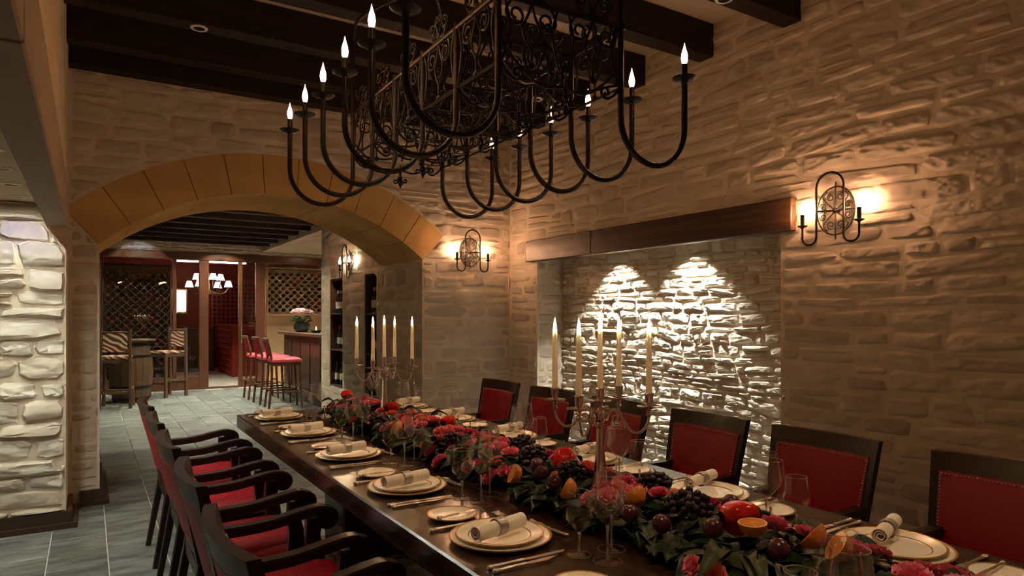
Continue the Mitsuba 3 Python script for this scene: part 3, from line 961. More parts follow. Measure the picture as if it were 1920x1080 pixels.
bar_poly = sbox(-9.27, 0, -YB, ZB).difference(unary_union([sbox(-b, 0.48, -a_, 1.905) for a_, b in NICHES]))
wall_bar = obj('wall_bar', moved(prism(bar_poly, 0.42), m_bar @ tr(0, 0, -0.42)), 'mortar', 'pale stone wall with two tall bottle niches', 'wall', kind='structure')
lay_stones(wall_bar, rubble(bar_poly.buffer(-0.012), 61, course=(0.11, 0.18), length=(0.2, 0.5), relief=(0.003, 0.007), tones=(0.6, 0.35, 0.05)), m_bar, 120)
obj('wall_bar_back', cbox(3.17, 5.4, 9.14, 9.27, 0, ZB, 0.001), 'mortar', 'return of the bar wall', 'wall', kind='structure')
m_far = frame((0, YC, 0), (1, 0, 0), (0, 0, 1))
band_poly = unary_union([sbox(-1.75, 2.62, 2.95, ZB), sbox(2.95, 2.55, 5.3, 2.69)])
band = wall('wall_far', band_poly, m_far, 0.12, label='strip of pale stone above the wine cellar screen')
lay_stones(band, rubble(band_poly, 67, course=(0.05, 0.09), length=(0.1, 0.3), relief=(0.008, 0.016), tones=(0.6, 0.35, 0.05)), m_far, 80)
obj('wall_far_right', cbox(2.99, 5.3, 14.6, 14.72, 0, 2.62, 0.001), 'mortar', 'pale wall under and behind the right wine rack', 'wall', kind='structure')
obj('wall_far_left', cbox(-1.75, 0.12, YC - 0.02, YC + 0.1, 0, 2.62, 0.001), 'dark_oak', 'dark panelled wall left of the cellar screen', 'wall', kind='structure')

# bottles
bottle = lathe([(0, 0), (0.036, 0.001), (0.038, 0.006), (0.038, 0.185), (0.033, 0.212), (0.016, 0.235), (0.0145, 0.262)], 12)
b_foil = lathe([(0.0148, 0.258), (0.0150, 0.298), (0.0155, 0.302), (0, 0.303)], 12)
b_label = lathe([(0.0386, 0.062), (0.0386, 0.150)], 12)
P_bot = []
for foil in ('foil_red', 'foil_pale', 'black_paint'):
    q = Proto()
    q.add('glass', bottle, 'bottle_dark', 40)
    q.add('foil', b_foil, foil, 40)
    q.add('label', b_label, 'bottle_label', 60)
    P_bot.append(q)
rng = np.random.default_rng(77)
for w, (a_, b) in enumerate(NICHES):
    where = 'niche by the arch' if w == 0 else 'niche below the far wall lamp'
    sh = thing('bottle_shelf', 'tall dark wooden bottle shelf set in the stone wall, ' + where, 'shelf')
    xb = AX1 + 0.31
    part(sh, 'back', cbox(xb, xb + 0.02, a_, b, 0.48, 1.905, 0.001), 'dark_oak')
    for y in (a_, b - 0.02):
        part(sh, 'side', cbox(AX1 + 0.012, xb, y, y + 0.02, 0.48, 1.905, 0.002), 'dark_oak')
    for z in (0.481, 0.955, 1.43, 1.885):
        part(sh, 'board', cbox(AX1 + 0.012, xb, a_ + 0.02, b - 0.02, z, z + 0.02, 0.002), 'dark_oak')
    for r_, (z, which) in enumerate(((0.502, 2), (0.976, 0), (1.451, 1))):
        n = 3 if w == 0 else 4
        for c in range(n):
            y = a_ + 0.075 + (b - a_ - 0.15) * c / (n - 1)
            P_bot[which].place('wine_bottle', 'upright wine bottle, %s from the arch, %s shelf, %s' % (ORD[c], ('bottom', 'middle', 'top')[r_], where), 'bottle',
                               tr(AX1 + 0.10 + rng.uniform(-0.02, 0.03), y, z + 0.0005), 'bottles standing in the wall niches')

# cellar screen of dark wood and glass
scr = thing('cellar_screen', 'dark wooden glazed screen with a doorway in front of the wine cellar', 'screen')
for x0, x1 in ((0.12, 0.20), (1.346, 1.41), (1.80, 1.965), (2.511, 2.584), (2.836, 3.01), (5.2, 5.29)):
    part(scr, 'post', cbox(x0, x1, YC, YC + 0.09, 0.001, 2.47, 0.006), 'mahogany')
part(scr, 'header', cbox(0.12, 5.29, YC - 0.02, YC + 0.09, 2.47, 2.62, 0.008), 'mahogany')
for x0, x1 in ((0.20, 1.346), (1.41, 1.80)):
    part(scr, 'bottom_rail', cbox(x0, x1, YC + 0.005, YC + 0.085, 0.001, 0.25, 0.006), 'mahogany')
part(scr, 'bottom_rail', cbox(2.584, 2.836, YC + 0.005, YC + 0.085, 0.001, 0.16, 0.006), 'mahogany')
part(scr, 'threshold', cbox(1.965, 2.511, YC + 0.0, YC + 0.09, 0.001, 0.03, 0.004), 'mahogany')
for x0, x1, z0 in ((0.20, 1.346, 0.25), (1.41, 1.80, 0.25), (2.584, 2.836, 0.16), (3.01, 5.2, 1.12)):
    part(scr, 'pane', tm([(x0, YC + 0.045, z0), (x1, YC + 0.045, z0), (x1, YC + 0.045, 2.47), (x0, YC + 0.045, 2.47)], [(0, 1, 2, 3)]), 'pane_glass')
part(scr, 'handle', tube([(2.548, YC - 0.045, 0.86), (2.548, YC - 0.045, 1.22)], 0.012, 8), 'silver', smooth=40)
for z in (0.9, 1.18):
    part(scr, 'handle_bracket', tube([(2.548, YC - 0.045, z), (2.548, YC + 0.004, z)], 0.008, 6), 'silver', smooth=40)

# racks of lying bottles
lying = moved(lathe([(0, -0.002), (0.014, 0), (0.0145, 0.06), (0.034, 0.10), (0.037, 0.12), (0.037, 0.28), (0, 0.281)], 8), rot('x', -90))
lying_d = [single(lying, b_, 40) for b_ in ('bottle_dark', 'bottle_dark', 'foil_red', 'bottle_dark')]


def rack(label, x0, x1, z0, z1, y, pitch, wood, blabel, group, every=1):
    key = thing('wine_rack', label, 'wine rack')
    for a_, b in ((x0 - 0.03, x0), (x1, x1 + 0.03)):
        part(key, 'side', cbox(a_, b, y - 0.03, y + 0.3, 0.006, z1 + 0.03, 0.003), wood)
    part(key, 'base', cbox(x0, x1, y - 0.03, y + 0.3, z0 - 0.03, z0 - 0.005, 0.003), wood)
    part(key, 'cap', cbox(x0, x1, y - 0.03, y + 0.3, z1 + 0.005, z1 + 0.03, 0.003), wood)
    part(key, 'back', cbox(x0, x1, y + 0.292, y + 0.31, 0.02, z1, 0.003), wood)
    frame_ = sbox(x0, z0, x1, z1)
    d = pitch
    for sgn, nm in ((1, 'slat'), (-1, 'cross_slat')):
        for k in range(-60, 80):
            c = x0 + k * d
            line = LineString([(c, z0), (c + sgn * 5, z0 + 5)]).buffer(0.006).intersection(frame_)
            if line.area > 2e-3 * 0.5 and line.geom_type == 'Polygon':
                part(key, nm, prism(line, 0.02, np.array([[1, 0, 0, 0], [0, 0, 1, y - 0.02 - (0.006 if sgn > 0 else 0)], [0, 1, 0, 0], [0, 0, 0, 1.0]])), wood)
    n = 0
    rows = int((z1 - z0) / (d / 2)) - 1
    for r_ in range(rows):
        z = z0 + (r_ + 1) * d / 2
        x = x0 + (d / 2 if r_ % 2 == 0 else d)
        while x < x1 - 0.04:
            put('rack_bottle', lying_d[rng.integers(4)], tr(x, y + 0.004, z), blabel, 'bottle', group)
            x += d
            n += 1
    return n


rack('dark diamond lattice wine rack behind the left pane of the cellar screen', 0.24, 1.33, 0.42, 2.36, 14.35, 0.145, 'dark_oak',
     'dark wine bottle lying in the diamond rack behind the left cellar pane', 'bottles in the left diamond rack')
rack('pale diamond lattice wine rack above the far end of the bar', 3.12, 4.35, 1.45, 2.38, 14.25, 0.15, 'pale_oak',
     'wine bottle lying in the brightly lit diamond rack behind the bar', 'bottles in the right diamond rack')

# cellar room behind the screen
obj('wall_cellar_back', cbox(-0.6, 5.3, 19.4, 19.5, 0, ZB, 0.001), 'red_wall', 'red back wall of the wine cellar', 'wall', kind='structure')
obj('wall_cellar_left', cbox(-0.7, -0.6, 14.0, 19.5, 0, ZB, 0.001), 'red_wall', 'red side wall of the wine cellar', 'wall', kind='structure')
obj('ceiling_cellar', cbox(-0.7, 5.3, 14.1, 19.5, 2.8, 2.9, 0.001), 'red_wall', 'red ceiling of the wine cellar', 'ceiling', kind='structure')
obj('floor_cellar', cbox(0.2, 5.2, 14.1, 19.4, -0.005, 0.004, 0.001), 'marble_pale', 'pale marble floor of the wine cellar', 'floor', kind='structure')
strip = thing('cove_light', 'glowing white strip light at the ceiling of the red cellar', 'strip light')
part(strip, 'housing', cbox(1.7, 3.4, 17.9, 18.0, 2.70, 2.80, 0.004), 'red_wall')
part(strip, 'tube', cbox(1.72, 3.38, 17.87, 17.90, 2.71, 2.76, 0.006), 'shade_white', emitter=area(L_CELLAR * 0.8 * NEUTRAL, 0.6))
cab = thing('cabinet', 'low brown wooden cabinet against the red cellar wall', 'cabinet')
part(cab, 'body', cbox(1.7, 2.7, 18.3, 18.8, 0.005, 1.05, 0.006), 'mahogany')
part(cab, 'worktop', cbox(1.66, 2.74, 18.26, 18.84, 1.051, 1.09, 0.006), 'dark_oak')
for x in (1.74, 2.22):
    d_ = part(cab, 'door', cbox(x, x + 0.44, 18.275, 18.298, 0.1, 0.98, 0.006), 'mahogany')
    part(d_, 'knob', moved(icos(0.015, 1), tr(x + 0.38, 18.265, 0.6)), 'brass', smooth=True)
dr_ = thing('drawer_unit', 'red lacquered unit of bottle drawers on the right of the cellar', 'drawer unit')
part(dr_, 'body', cbox(2.78, 3.5, 16.3, 18.2, 0.005, 1.16, 0.006), 'red_lacquer')
part(dr_, 'worktop', cbox(2.74, 3.54, 16.26, 18.24, 1.161, 1.19, 0.006), 'red_lacquer')
for i in range(7):
    for j in range(8):
        y0, z0 = 16.34 + 0.265 * i, 0.05 + 0.137 * j
        d_ = part(dr_, 'drawer', cbox(2.762, 2.778, y0, y0 + 0.245, z0, z0 + 0.12, 0.004), 'red_lacquer')
        part(d_, 'knob', moved(icos(0.012, 1), tr(2.756, y0 + 0.12, z0 + 0.06)), 'brass', smooth=True)
tall = thing('cellar_rack', 'tall dark red rack of many bottles on the cellar back wall', 'wine rack')
part(tall, 'frame', cbox(2.75, 4.6, 19.05, 19.39, 0.02, 2.4, 0.006), 'red_lacquer')
part(tall, 'bottles', cat([moved(lathe([(0.014, -0.002), (0.03, 0.02), (0.036, 0.03)], 6), tr(2.82 + 0.11 * i, 19.02, 0.12 + 0.11 * j) @ rot('x', -90)) for i in range(16) for j in range(20)]), 'bottle_dark', smooth=True, kind='stuff')
lamp = thing('wall_light', 'tall glowing white wall light on the red cellar wall', 'wall light')
part(lamp, 'shade', cbox(1.84, 2.12, 18.9, 18.98, 1.50, 2.05, 0.02), 'shade_white', emitter=area(L_CELLAR * 0.45 * NEUTRAL, 0.4))
part(lamp, 'back_plate', cbox(1.80, 2.16, 18.98, 19.0, 1.46, 2.09, 0.004), 'brass')
part(lamp, 'stem', tube([(1.98, 18.94, 1.095), (1.98, 18.94, 1.5)], 0.02, 8), 'brass', smooth=40)
# chandelier with shades
cc = thing('cellar_chandelier', 'brass chandelier with white lampshades in the red cellar', 'chandelier')
c0 = np.array([2.39, 17.0, 2.02])
part(cc, 'stem', lathe([(0, -0.12), (0.03, -0.1), (0.05, -0.05), (0.02, 0.0), (0.03, 0.12), (0.012, 0.2), (0.012, 0.77), (0.05, 0.78), (0, 0.781)], 14), 'brass', smooth=40, m=tr(*c0))
for i in range(8):
    R_ = rot('z', 45 * i + 12)
    rr, up = (0.46, 0.05) if i % 2 else (0.27, 0.22)
    arm = part(cc, 'arm', moved(tube(smooth_path([(0.02, 0, -0.02), (rr * 0.4, 0, -0.10), (rr * 0.8, 0, -0.08), (rr, 0, up - 0.02)], 14), 0.012, 6), R_), 'brass', smooth=40, m=tr(*c0))
    part(arm, 'lampshade', moved(lathe([(0.095, 0.0), (0.05, 0.15)], 14), R_ @ tr(rr, 0, up)), 'shade_white', smooth=40, m=tr(*c0), emitter=area(L_CELLAR * 0.55 * NEUTRAL, 0.5))

# bar counter with stools
bar = thing('bar_counter', 'dark wooden bar counter with pale worktop edge', 'bar counter')
part(bar, 'front', cbox(3.02, 3.08, 9.6, 12.5, 0.001, 1.08, 0.004), 'dark_oak')
for k in range(5):
    part(bar, 'panel', cbox(3.005, 3.02, 9.66 + 0.57 * k, 10.16 + 0.57 * k, 0.18, 0.98, 0.01), 'dark_oak')
part(bar, 'end', cbox(3.08, 3.6, 12.44, 12.5, 0.001, 1.08, 0.004), 'dark_oak')
part(bar, 'worktop', cbox(2.92, 3.66, 9.55, 12.55, 1.08, 1.135, 0.008), 'rustic_wood')
part(bar, 'foot_rail', tube([(2.93, 9.6, 0.2), (2.93, 12.5, 0.2)], 0.02, 8), 'brass', smooth=40)

P_stool = Proto()
P_stool.add('seat', moved(trimesh.convex.convex_hull(np.vstack([np.c_[p_, np.full(len(p_), z)] for p_, z in ((np.array(Polygon([(-0.2, -0.2), (0.22, -0.21), (0.22, 0.21), (-0.2, 0.2)]).buffer(b_).exterior.coords), z) for b_, z in ((0.0, 0.70), (0.02, 0.72), (0.015, 0.75), (-0.03, 0.775)))])), np.eye(4)), 'pink_leather', 40)
P_stool.add('seat_frame', cbox(-0.2, 0.22, -0.2, 0.2, 0.655, 0.70, 0.006), 'stool_wood')
bk = [(-0.215, 0.78), (-0.235, 0.9), (-0.27, 1.06)]
P_stool.add('back_panel', slab(lambda u, v: np.array([np.interp(0.80 + 0.22 * v, [0.78, 0.9, 1.06], [-0.205, -0.222, -0.255]), (2 * u - 1) * 0.15, 0.80 + 0.22 * v]), 0.025, 5, 5), 'red_leather', 40)
P_stool.add('top_rail', cbox(-0.285, -0.25, -0.19, 0.19, 1.02, 1.075, 0.008), 'stool_wood')
for s in (-1, 1):
    P_stool.add('back_leg', tube(smooth_path([(-0.275, s * 0.18, 1.06), (-0.232, s * 0.18, 0.9), (-0.205, s * 0.18, 0.72), (-0.205, s * 0.185, 0.45), (-0.25, s * 0.20, 0.0)], 20), 0.018, 6), 'stool_wood', 50)
    P_stool.add('front_leg', taper((0.195, s * 0.18, 0.66), (0.235, s * 0.19, 0.0), (0.018, 0.018), (0.012, 0.012)), 'stool_wood')
for z, y in ((0.24, -0.187), (0.24, 0.187)):
    P_stool.add('stretcher', cbox(-0.22, 0.22, y - 0.01, y + 0.01, z, z + 0.025, 0.003), 'stool_wood')
for x in (-0.235, 0.21):
    P_stool.add('stretcher', cbox(x - 0.01, x + 0.012, -0.185, 0.185, 0.30, 0.325, 0.003), 'stool_wood')
for k, (x, y) in enumerate(((2.545, 10.55), (2.535, 11.25), (2.52, 12.0))):
    P_stool.place('bar_stool', 'tall bar stool with red leather seat at the bar, %s from the arch' % ORD[k], 'bar stool', tr(x, y, 0) @ rot('z', (-4, 3, 0)[k]), 'red bar stools')

# flowers and a candle bowl on the bar
vase = thing('flower_vase', 'dark glass vase of pale pink hydrangeas on the bar', 'vase')
v0 = tr(3.06, 11.45, 1.1355)
part(vase, 'vessel', lathe([(0, 0.0), (0.09, 0.002), (0.13, 0.05), (0.135, 0.12), (0.10, 0.17), (0.095, 0.17), (0.125, 0.12), (0.12, 0.05), (0, 0.02)], 24), 'bottle_dark', smooth=60, m=v0)
rr_ = np.random.default_rng(8)
lf = []
for k in range(26):
    a_, e_ = rr_.uniform(0, 2 * PI), rr_.uniform(0.1, 0.9)
    lf.append(moved(moved(icos(1, 1), scl(0.055, 0.035, 0.012)), tr(0.13 * math.cos(a_), 0.13 * math.sin(a_), 0.16 + 0.12 * e_) @ rot('z', math.degrees(a_)) @ rot('y', rr_.uniform(-40, 40))))
part(vase, 'leaves', cat(lf), 'leaf_mid', smooth=True, m=v0, kind='stuff')
for k in range(9):
    a_, r_ = k * 2.4, 0.055 * math.sqrt(k)
    c = (r_ * 1.05 * math.cos(a_), r_ * 1.05 * math.sin(a_), 0.355 - 0.9 * r_ * r_ * 2)
    fl = []
    for j in range(70):
        d_ = rr_.normal(size=3)
        d_ /= np.linalg.norm(d_)
        d_[2] = abs(d_[2]) * 0.9 - 0.15
        fl.append(moved(icos(0.016, 0), tr(c[0] + 0.072 * d_[0], c[1] + 0.072 * d_[1], c[2] + 0.06 * d_[2]) @ scl(1, 1, 0.7)))
    part(vase, 'bloom', cat(fl), 'petal_blush', smooth=True, m=v0)
bowl = thing('candle_bowl', 'small dark bowl with a lit candle beside the flowers on the bar', 'candle')
b0 = tr(3.10, 10.75, 1.1355)
part(bowl, 'dish', lathe([(0, 0), (0.05, 0.002), (0.09, 0.03), (0.10, 0.045), (0.085, 0.04), (0.03, 0.015), (0, 0.014)], 20), 'bottle_dark', smooth=60, m=b0)
part(bowl, 'candle', lathe([(0, 0.014), (0.02, 0.014), (0.02, 0.06), (0, 0.062)], 12), 'wax', smooth=40, m=b0)
part(bowl, 'flame', moved(lathe([(0, 0), (0.006, 0.006), (0.007, 0.014), (0.003, 0.03), (0, 0.038)], 8), tr(0, 0, 0.063)), 'shade_white', smooth=True, m=b0, emitter=area(L_FLAME * FLAME, 0.1))

# barrel table and rustic high chairs
brl = thing('barrel_table', 'old oak barrel used as a table between the zebra chairs', 'barrel')
b0 = tr(0.60, 12.66, 0)
prof = [(0.255, 0.001), (0.285, 0.12), (0.315, 0.33), (0.325, 0.5), (0.315, 0.67), (0.285, 0.88), (0.255, 0.995)]
for k in range(18):
    t0, t1 = 2 * PI * k / 18 + 0.008, 2 * PI * (k + 1) / 18 - 0.008
    st_ = grid_mesh(lambda u, v: np.array([np.interp(v, np.linspace(0, 1, 7), [q[0] for q in prof]) * math.cos(t0 + (t1 - t0) * u), np.interp(v, np.linspace(0, 1, 7), [q[0] for q in prof]) * math.sin(t0 + (t1 - t0) * u), v * 0.995]), 3, 7)
    part(brl, 'stave', st_, 'rustic_wood', smooth=40, m=b0)
part(brl, 'lining', lathe([(0, 0.01), (0.25, 0.01), (0.30, 0.33), (0.315, 0.5), (0.30, 0.67), (0.25, 0.97), (0, 0.97)], 24), 'dark_oak', smooth=40, m=b0)
for z, r_ in ((0.06, 0.277), (0.25, 0.312), (0.75, 0.312), (0.94, 0.277)):
    part(brl, 'hoop', lathe([(r_ - 0.012, z - 0.02), (r_, z - 0.02), (r_, z + 0.02), (r_ - 0.012, z + 0.02)], 28), 'iron', smooth=40, m=b0)
part(brl, 'top', lathe([(0, 0.995), (0.36, 0.995), (0.365, 1.0), (0.365, 1.02), (0.36, 1.025), (0, 1.025)], 32), 'rustic_wood', smooth=30, m=b0)

P_high = Proto()
P_high.add('seat', cbox(-0.19, 0.20, -0.2, 0.2, 0.745, 0.80, 0.02), 'zebra_hide')
P_high.add('seat_frame', cbox(-0.19, 0.20, -0.195, 0.195, 0.69, 0.745, 0.008), 'rustic_wood')
P_high.add('back_panel', cbox(-0.225, -0.195, -0.165, 0.165, 0.86, 1.15, 0.012), 'zebra_hide')
P_high.add('back_rail', cbox(-0.23, -0.19, -0.17, 0.17, 1.15, 1.175, 0.006), 'rustic_wood')
for s in (-1, 1):
    P_high.add('back_post', taper((-0.21, s * 0.195, 1.20), (-0.21, s * 0.205, 0.0), (0.022, 0.022), (0.024, 0.024)), 'rustic_wood')
    P_high.add('leg', taper((0.18, s * 0.18, 0.70), (0.20, s * 0.20, 0.0), (0.022, 0.022), (0.024, 0.024)), 'rustic_wood')
    P_high.add('stretcher', cbox(-0.2, 0.19, s * 0.2 - 0.012, s * 0.2 + 0.012, 0.27, 0.31, 0.004), 'rustic_wood')
for x in (-0.208, 0.192):
    P_high.add('stretcher', cbox(x - 0.012, x + 0.012, -0.19, 0.19, 0.22, 0.26, 0.004), 'rustic_wood')
P_high.place('high_chair', 'rustic high chair with zebra hide back seen from behind, at the barrel', 'high chair', tr(0.375, 11.95, 0) @ rot('z', 82), 'zebra hide high chairs')
P_high.place('high_chair', 'rustic high chair with zebra hide turned sideways, right of the barrel', 'high chair', tr(1.18, 13.12, 0) @ rot('z', 214), 'zebra hide high chairs')

# lamps of the bar, with unseen ones added between the joists
for k, y in enumerate((10.72, 11.33, 12.01, 12.47)):
    downlight('bar_downlight', (3.22, y, 2.689), 'bright round downlight above the bar, %s from the arch' % ORD[k], 'bar downlights', I_BAR * 0.75 * COOL, 60, glow=3.5, weight=0.7)
for k, (x, y) in enumerate(((1.3, 9.2), (1.9, 10.95), (1.0, 12.35), (2.2, 13.5))):  # unseen downlights, added to brighten the bar floor
    downlight('added_bar_light', (x, y, 2.849), 'unseen downlight added between the joists to light the bar floor, %s of four' % ORD[k], 'added bar ceiling lights', I_BAR * COOL * np.array([1, 0.94, 0.82]), 64, glow=2, weight=2.0)
downlight('rack_light', (3.7, 13.75, 2.688), 'spotlight that brightens the pale wine rack behind the bar', 'rack lights', I_BAR * 1.6 * WARM, 50, (3.7, 14.3, 1.7), weight=0.7)
downlight('rack_light', (0.8, 13.7, 2.849), 'spotlight above the dark wine rack of the cellar', 'rack lights', I_BAR * 0.5 * COOL, 50, (0.8, 14.4, 1.5), weight=1.0)
# ------------------------------------------------------------------ place settings: x towards the table's middle, origin under the charger
def dish(r, h, well):
    return [(0, 0.0), (well * 0.8, 0.0), (well * 0.85, 0.003), (well, 0.004), (r - 0.006, h - 0.003), (r, h), (r - 0.0005, h + 0.002), (r - 0.007, h + 0.0015),
            (well + 0.006, 0.0085), (well - 0.004, 0.006), (0, 0.006)]


def rim_of(r, h, w=0.007):
    return [(r - w, h + 0.0016 - 0.10 * 0.0), (r - 0.0004, h + 0.0026), (r + 0.0006, h + 0.0012), (r + 0.0002, h - 0.0006)]


P_charger, P_plate, P_bread = Proto(), Proto(), Proto()
for q, r, h, w in ((P_charger, 0.155, 0.015, 0.105), (P_plate, 0.134, 0.016, 0.088), (P_bread, 0.084, 0.012, 0.052)):
    q.add('dish', lathe(dish(r, h, w), 56), 'porcelain', 40)
    q.add('gold_rim', lathe(rim_of(r, h), 56), 'gold_rim', 60)
    if q is P_plate:
        q.add('gold_line', lathe([(w + 0.003, 0.0072), (w + 0.006, 0.0092), (w + 0.008, 0.0098)], 56), 'gold_rim', 60)

# napkin rolled along x
th = np.linspace(0, 2.6 * 2 * PI, 72)
sp = np.stack([(0.006 + 0.0168 * th / th[-1]) * np.cos(th), (0.006 + 0.0168 * th / th[-1]) * np.sin(th)], 1)
roll = prism(LineString(sp).buffer(0.0010), 0.198, np.array([[0, 0, 1, -0.099], [1, 0, 0, 0], [0, 1, 0, 0], [0, 0, 0, 1.0]]))
P_napkin = Proto()
P_napkin.add('cloth', roll, 'linen', 40)
P_napkin.add('napkin_ring', moved(lathe([(0.0250, -0.017), (0.0262, -0.017), (0.0265, 0.0), (0.0262, 0.017), (0.0250, 0.017), (0.0248, 0)], 28), rot('y', 90)), 'grey_ring', 40)


def shaft(pts):
    """A flattened handle: (x, half width, half height) along x."""
    v, f, n = [], [], 10
    for x, w, h in pts:
        for k in range(n):
            a_ = 2 * PI * k / n
            v.append((x, w * math.cos(a_), h * math.sin(a_)))
    m_ = len(pts)
    for i in range(m_ - 1):
        for k in range(n):
            f.append((i * n + k, i * n + (k + 1) % n, (i + 1) * n + (k + 1) % n, (i + 1) * n + k))
    out = tm(v, f)
    caps_ = [(k, (k + 1) % n) for k in range(n)]
    vv = np.vstack([out.vertices, [[pts[0][0], 0, 0], [pts[-1][0], 0, 0]]])
    ff = np.vstack([out.faces, [(m_ * n, b_, a_) for a_, b_ in caps_], [(m_ * n + 1, (m_ - 1) * n + a_, (m_ - 1) * n + b_) for a_, b_ in caps_]])
    out = trimesh.Trimesh(vv, ff, process=False)
    trimesh.repair.fix_normals(out)
    return out


def handle(L, w=0.0085):
    """An ornate handle from x = 0 (its end) to x = L."""
    s = [(0, 0.5), (0.03, 0.95), (0.08, 1.05), (0.14, 0.8), (0.17, 1.0), (0.22, 0.78), (0.5, 0.62), (0.78, 0.58), (0.83, 0.85), (0.88, 0.6), (0.93, 0.8), (1.0, 0.45)]
    return shaft([(L * a_, w * b_, 0.0042 + 0.002 * (b_ > 0.9)) for a_, b_ in s])


def leaf_blade(pts, th_=0.0009):
    """A flat blade from (x, y) outline."""
    return prism(Polygon(pts).buffer(0.0002), th_, tr(0, 0, -th_ / 2))


def spoon_bowl(L, w, x0):
    return grid_mesh(lambda u, v: np.array([x0 + L * u, (2 * v - 1) * w * math.sin(PI * min(0.999, max(0.001, u ** 0.8))) ** 0.6, -0.008 * math.sin(PI * u) * (1 - (2 * v - 1) ** 2) + 0.001]), 12, 7)


def fork_head(x0, L, w):
    tines = [cbox(x0 + L * 0.42, x0 + L, -w + 2 * w * k / 3 - 0.0013, -w + 2 * w * k / 3 + 0.0013, -0.0012, 0.0012, 0.0004) for k in range(4)]
    palm = leaf_blade([(x0, -0.003), (x0 + L * 0.15, -w * 0.9), (x0 + L * 0.44, -w - 0.0013), (x0 + L * 0.44, w + 0.0013), (x0 + L * 0.15, w * 0.9), (x0, 0.003)], 0.0022)
    return cat(tines, palm)


def cutlery(head, L, w=0.0085):
    q = Proto()
    q.add('handle', handle(L, w), 'table_silver', 35)
    nm, mesh = head
    q.add(nm, mesh, 'table_silver', 35)
    return q


P_knife = cutlery(('blade', leaf_blade([(0.108, -0.005), (0.13, -0.009), (0.20, -0.010), (0.245, -0.006), (0.255, 0.004), (0.245, 0.007), (0.12, 0.006)], 0.0014)), 0.115)
P_fish = cutlery(('blade', leaf_blade([(0.098, -0.004), (0.125, -0.010), (0.17, -0.012), (0.215, 0.003), (0.17, 0.007), (0.11, 0.005)], 0.0014)), 0.105)
P_fork = cutlery(('tines', fork_head(0.122, 0.075, 0.0105)), 0.128)
P_spoon = cutlery(('bowl', spoon_bowl(0.055, 0.018, 0.118)), 0.124, 0.0075)
P_dfork = cutlery(('tines', fork_head(0.102, 0.06, 0.009)), 0.108, 0.007)
P_butter = cutlery(('blade', leaf_blade([(0.080, -0.004), (0.10, -0.008), (0.145, -0.008), (0.158, 0.0), (0.15, 0.005), (0.09, 0.004)], 0.0014)), 0.085, 0.0068)

# glasses
def glass(foot_r, stem, widest, zw, rim, h):
    q = Proto()
    q.add('foot', lathe([(0.0035, 0.0075), (0.012, 0.0042), (foot_r - 0.003, 0.0022), (foot_r, 0.0015), (foot_r, 0.0004), (0.0035, 0.0004)], 36), 'sheet_glass', 60)
    q.add('foot_edge', lathe([(foot_r + 0.0008 * math.cos(t_), 0.0012 + 0.0008 * math.sin(t_)) for t_ in np.linspace(0, 2 * PI, 7)], 36), 'fine_glass', 60)
    q.add('stem', lathe([(0, 0.0005), (0.0055, 0.006), (0.0035, 0.018), (0.0031, stem * 0.6), (0.0036, stem - 0.008), (0.0055, stem - 0.001), (0, stem + 0.004)], 12), 'fine_glass', 60)
    b_ = [(0.0035, stem), (0.010, stem + 0.006), (widest * 0.55, stem + (zw - stem) * 0.42), (widest * 0.88, stem + (zw - stem) * 0.80), (widest * 0.985, zw - 0.004), (widest, zw + 0.004), (widest * 0.975, zw + 0.014),
          (rim + (widest - rim) * 0.45, zw + (h - zw) * 0.52), (rim, h)]
    q.add('bowl', lathe(b_, 36), 'sheet_glass', 60)
    q.add('rim', lathe([(rim + 0.0007 * math.cos(t_), h + 0.0007 * math.sin(t_)) for t_ in np.linspace(0, 2 * PI, 7)], 36), 'fine_glass', 60)
    return q


P_big = glass(0.039, 0.098, 0.0465, 0.152, 0.034, 0.242)
P_small = glass(0.034, 0.063, 0.0385, 0.108, 0.031, 0.180)

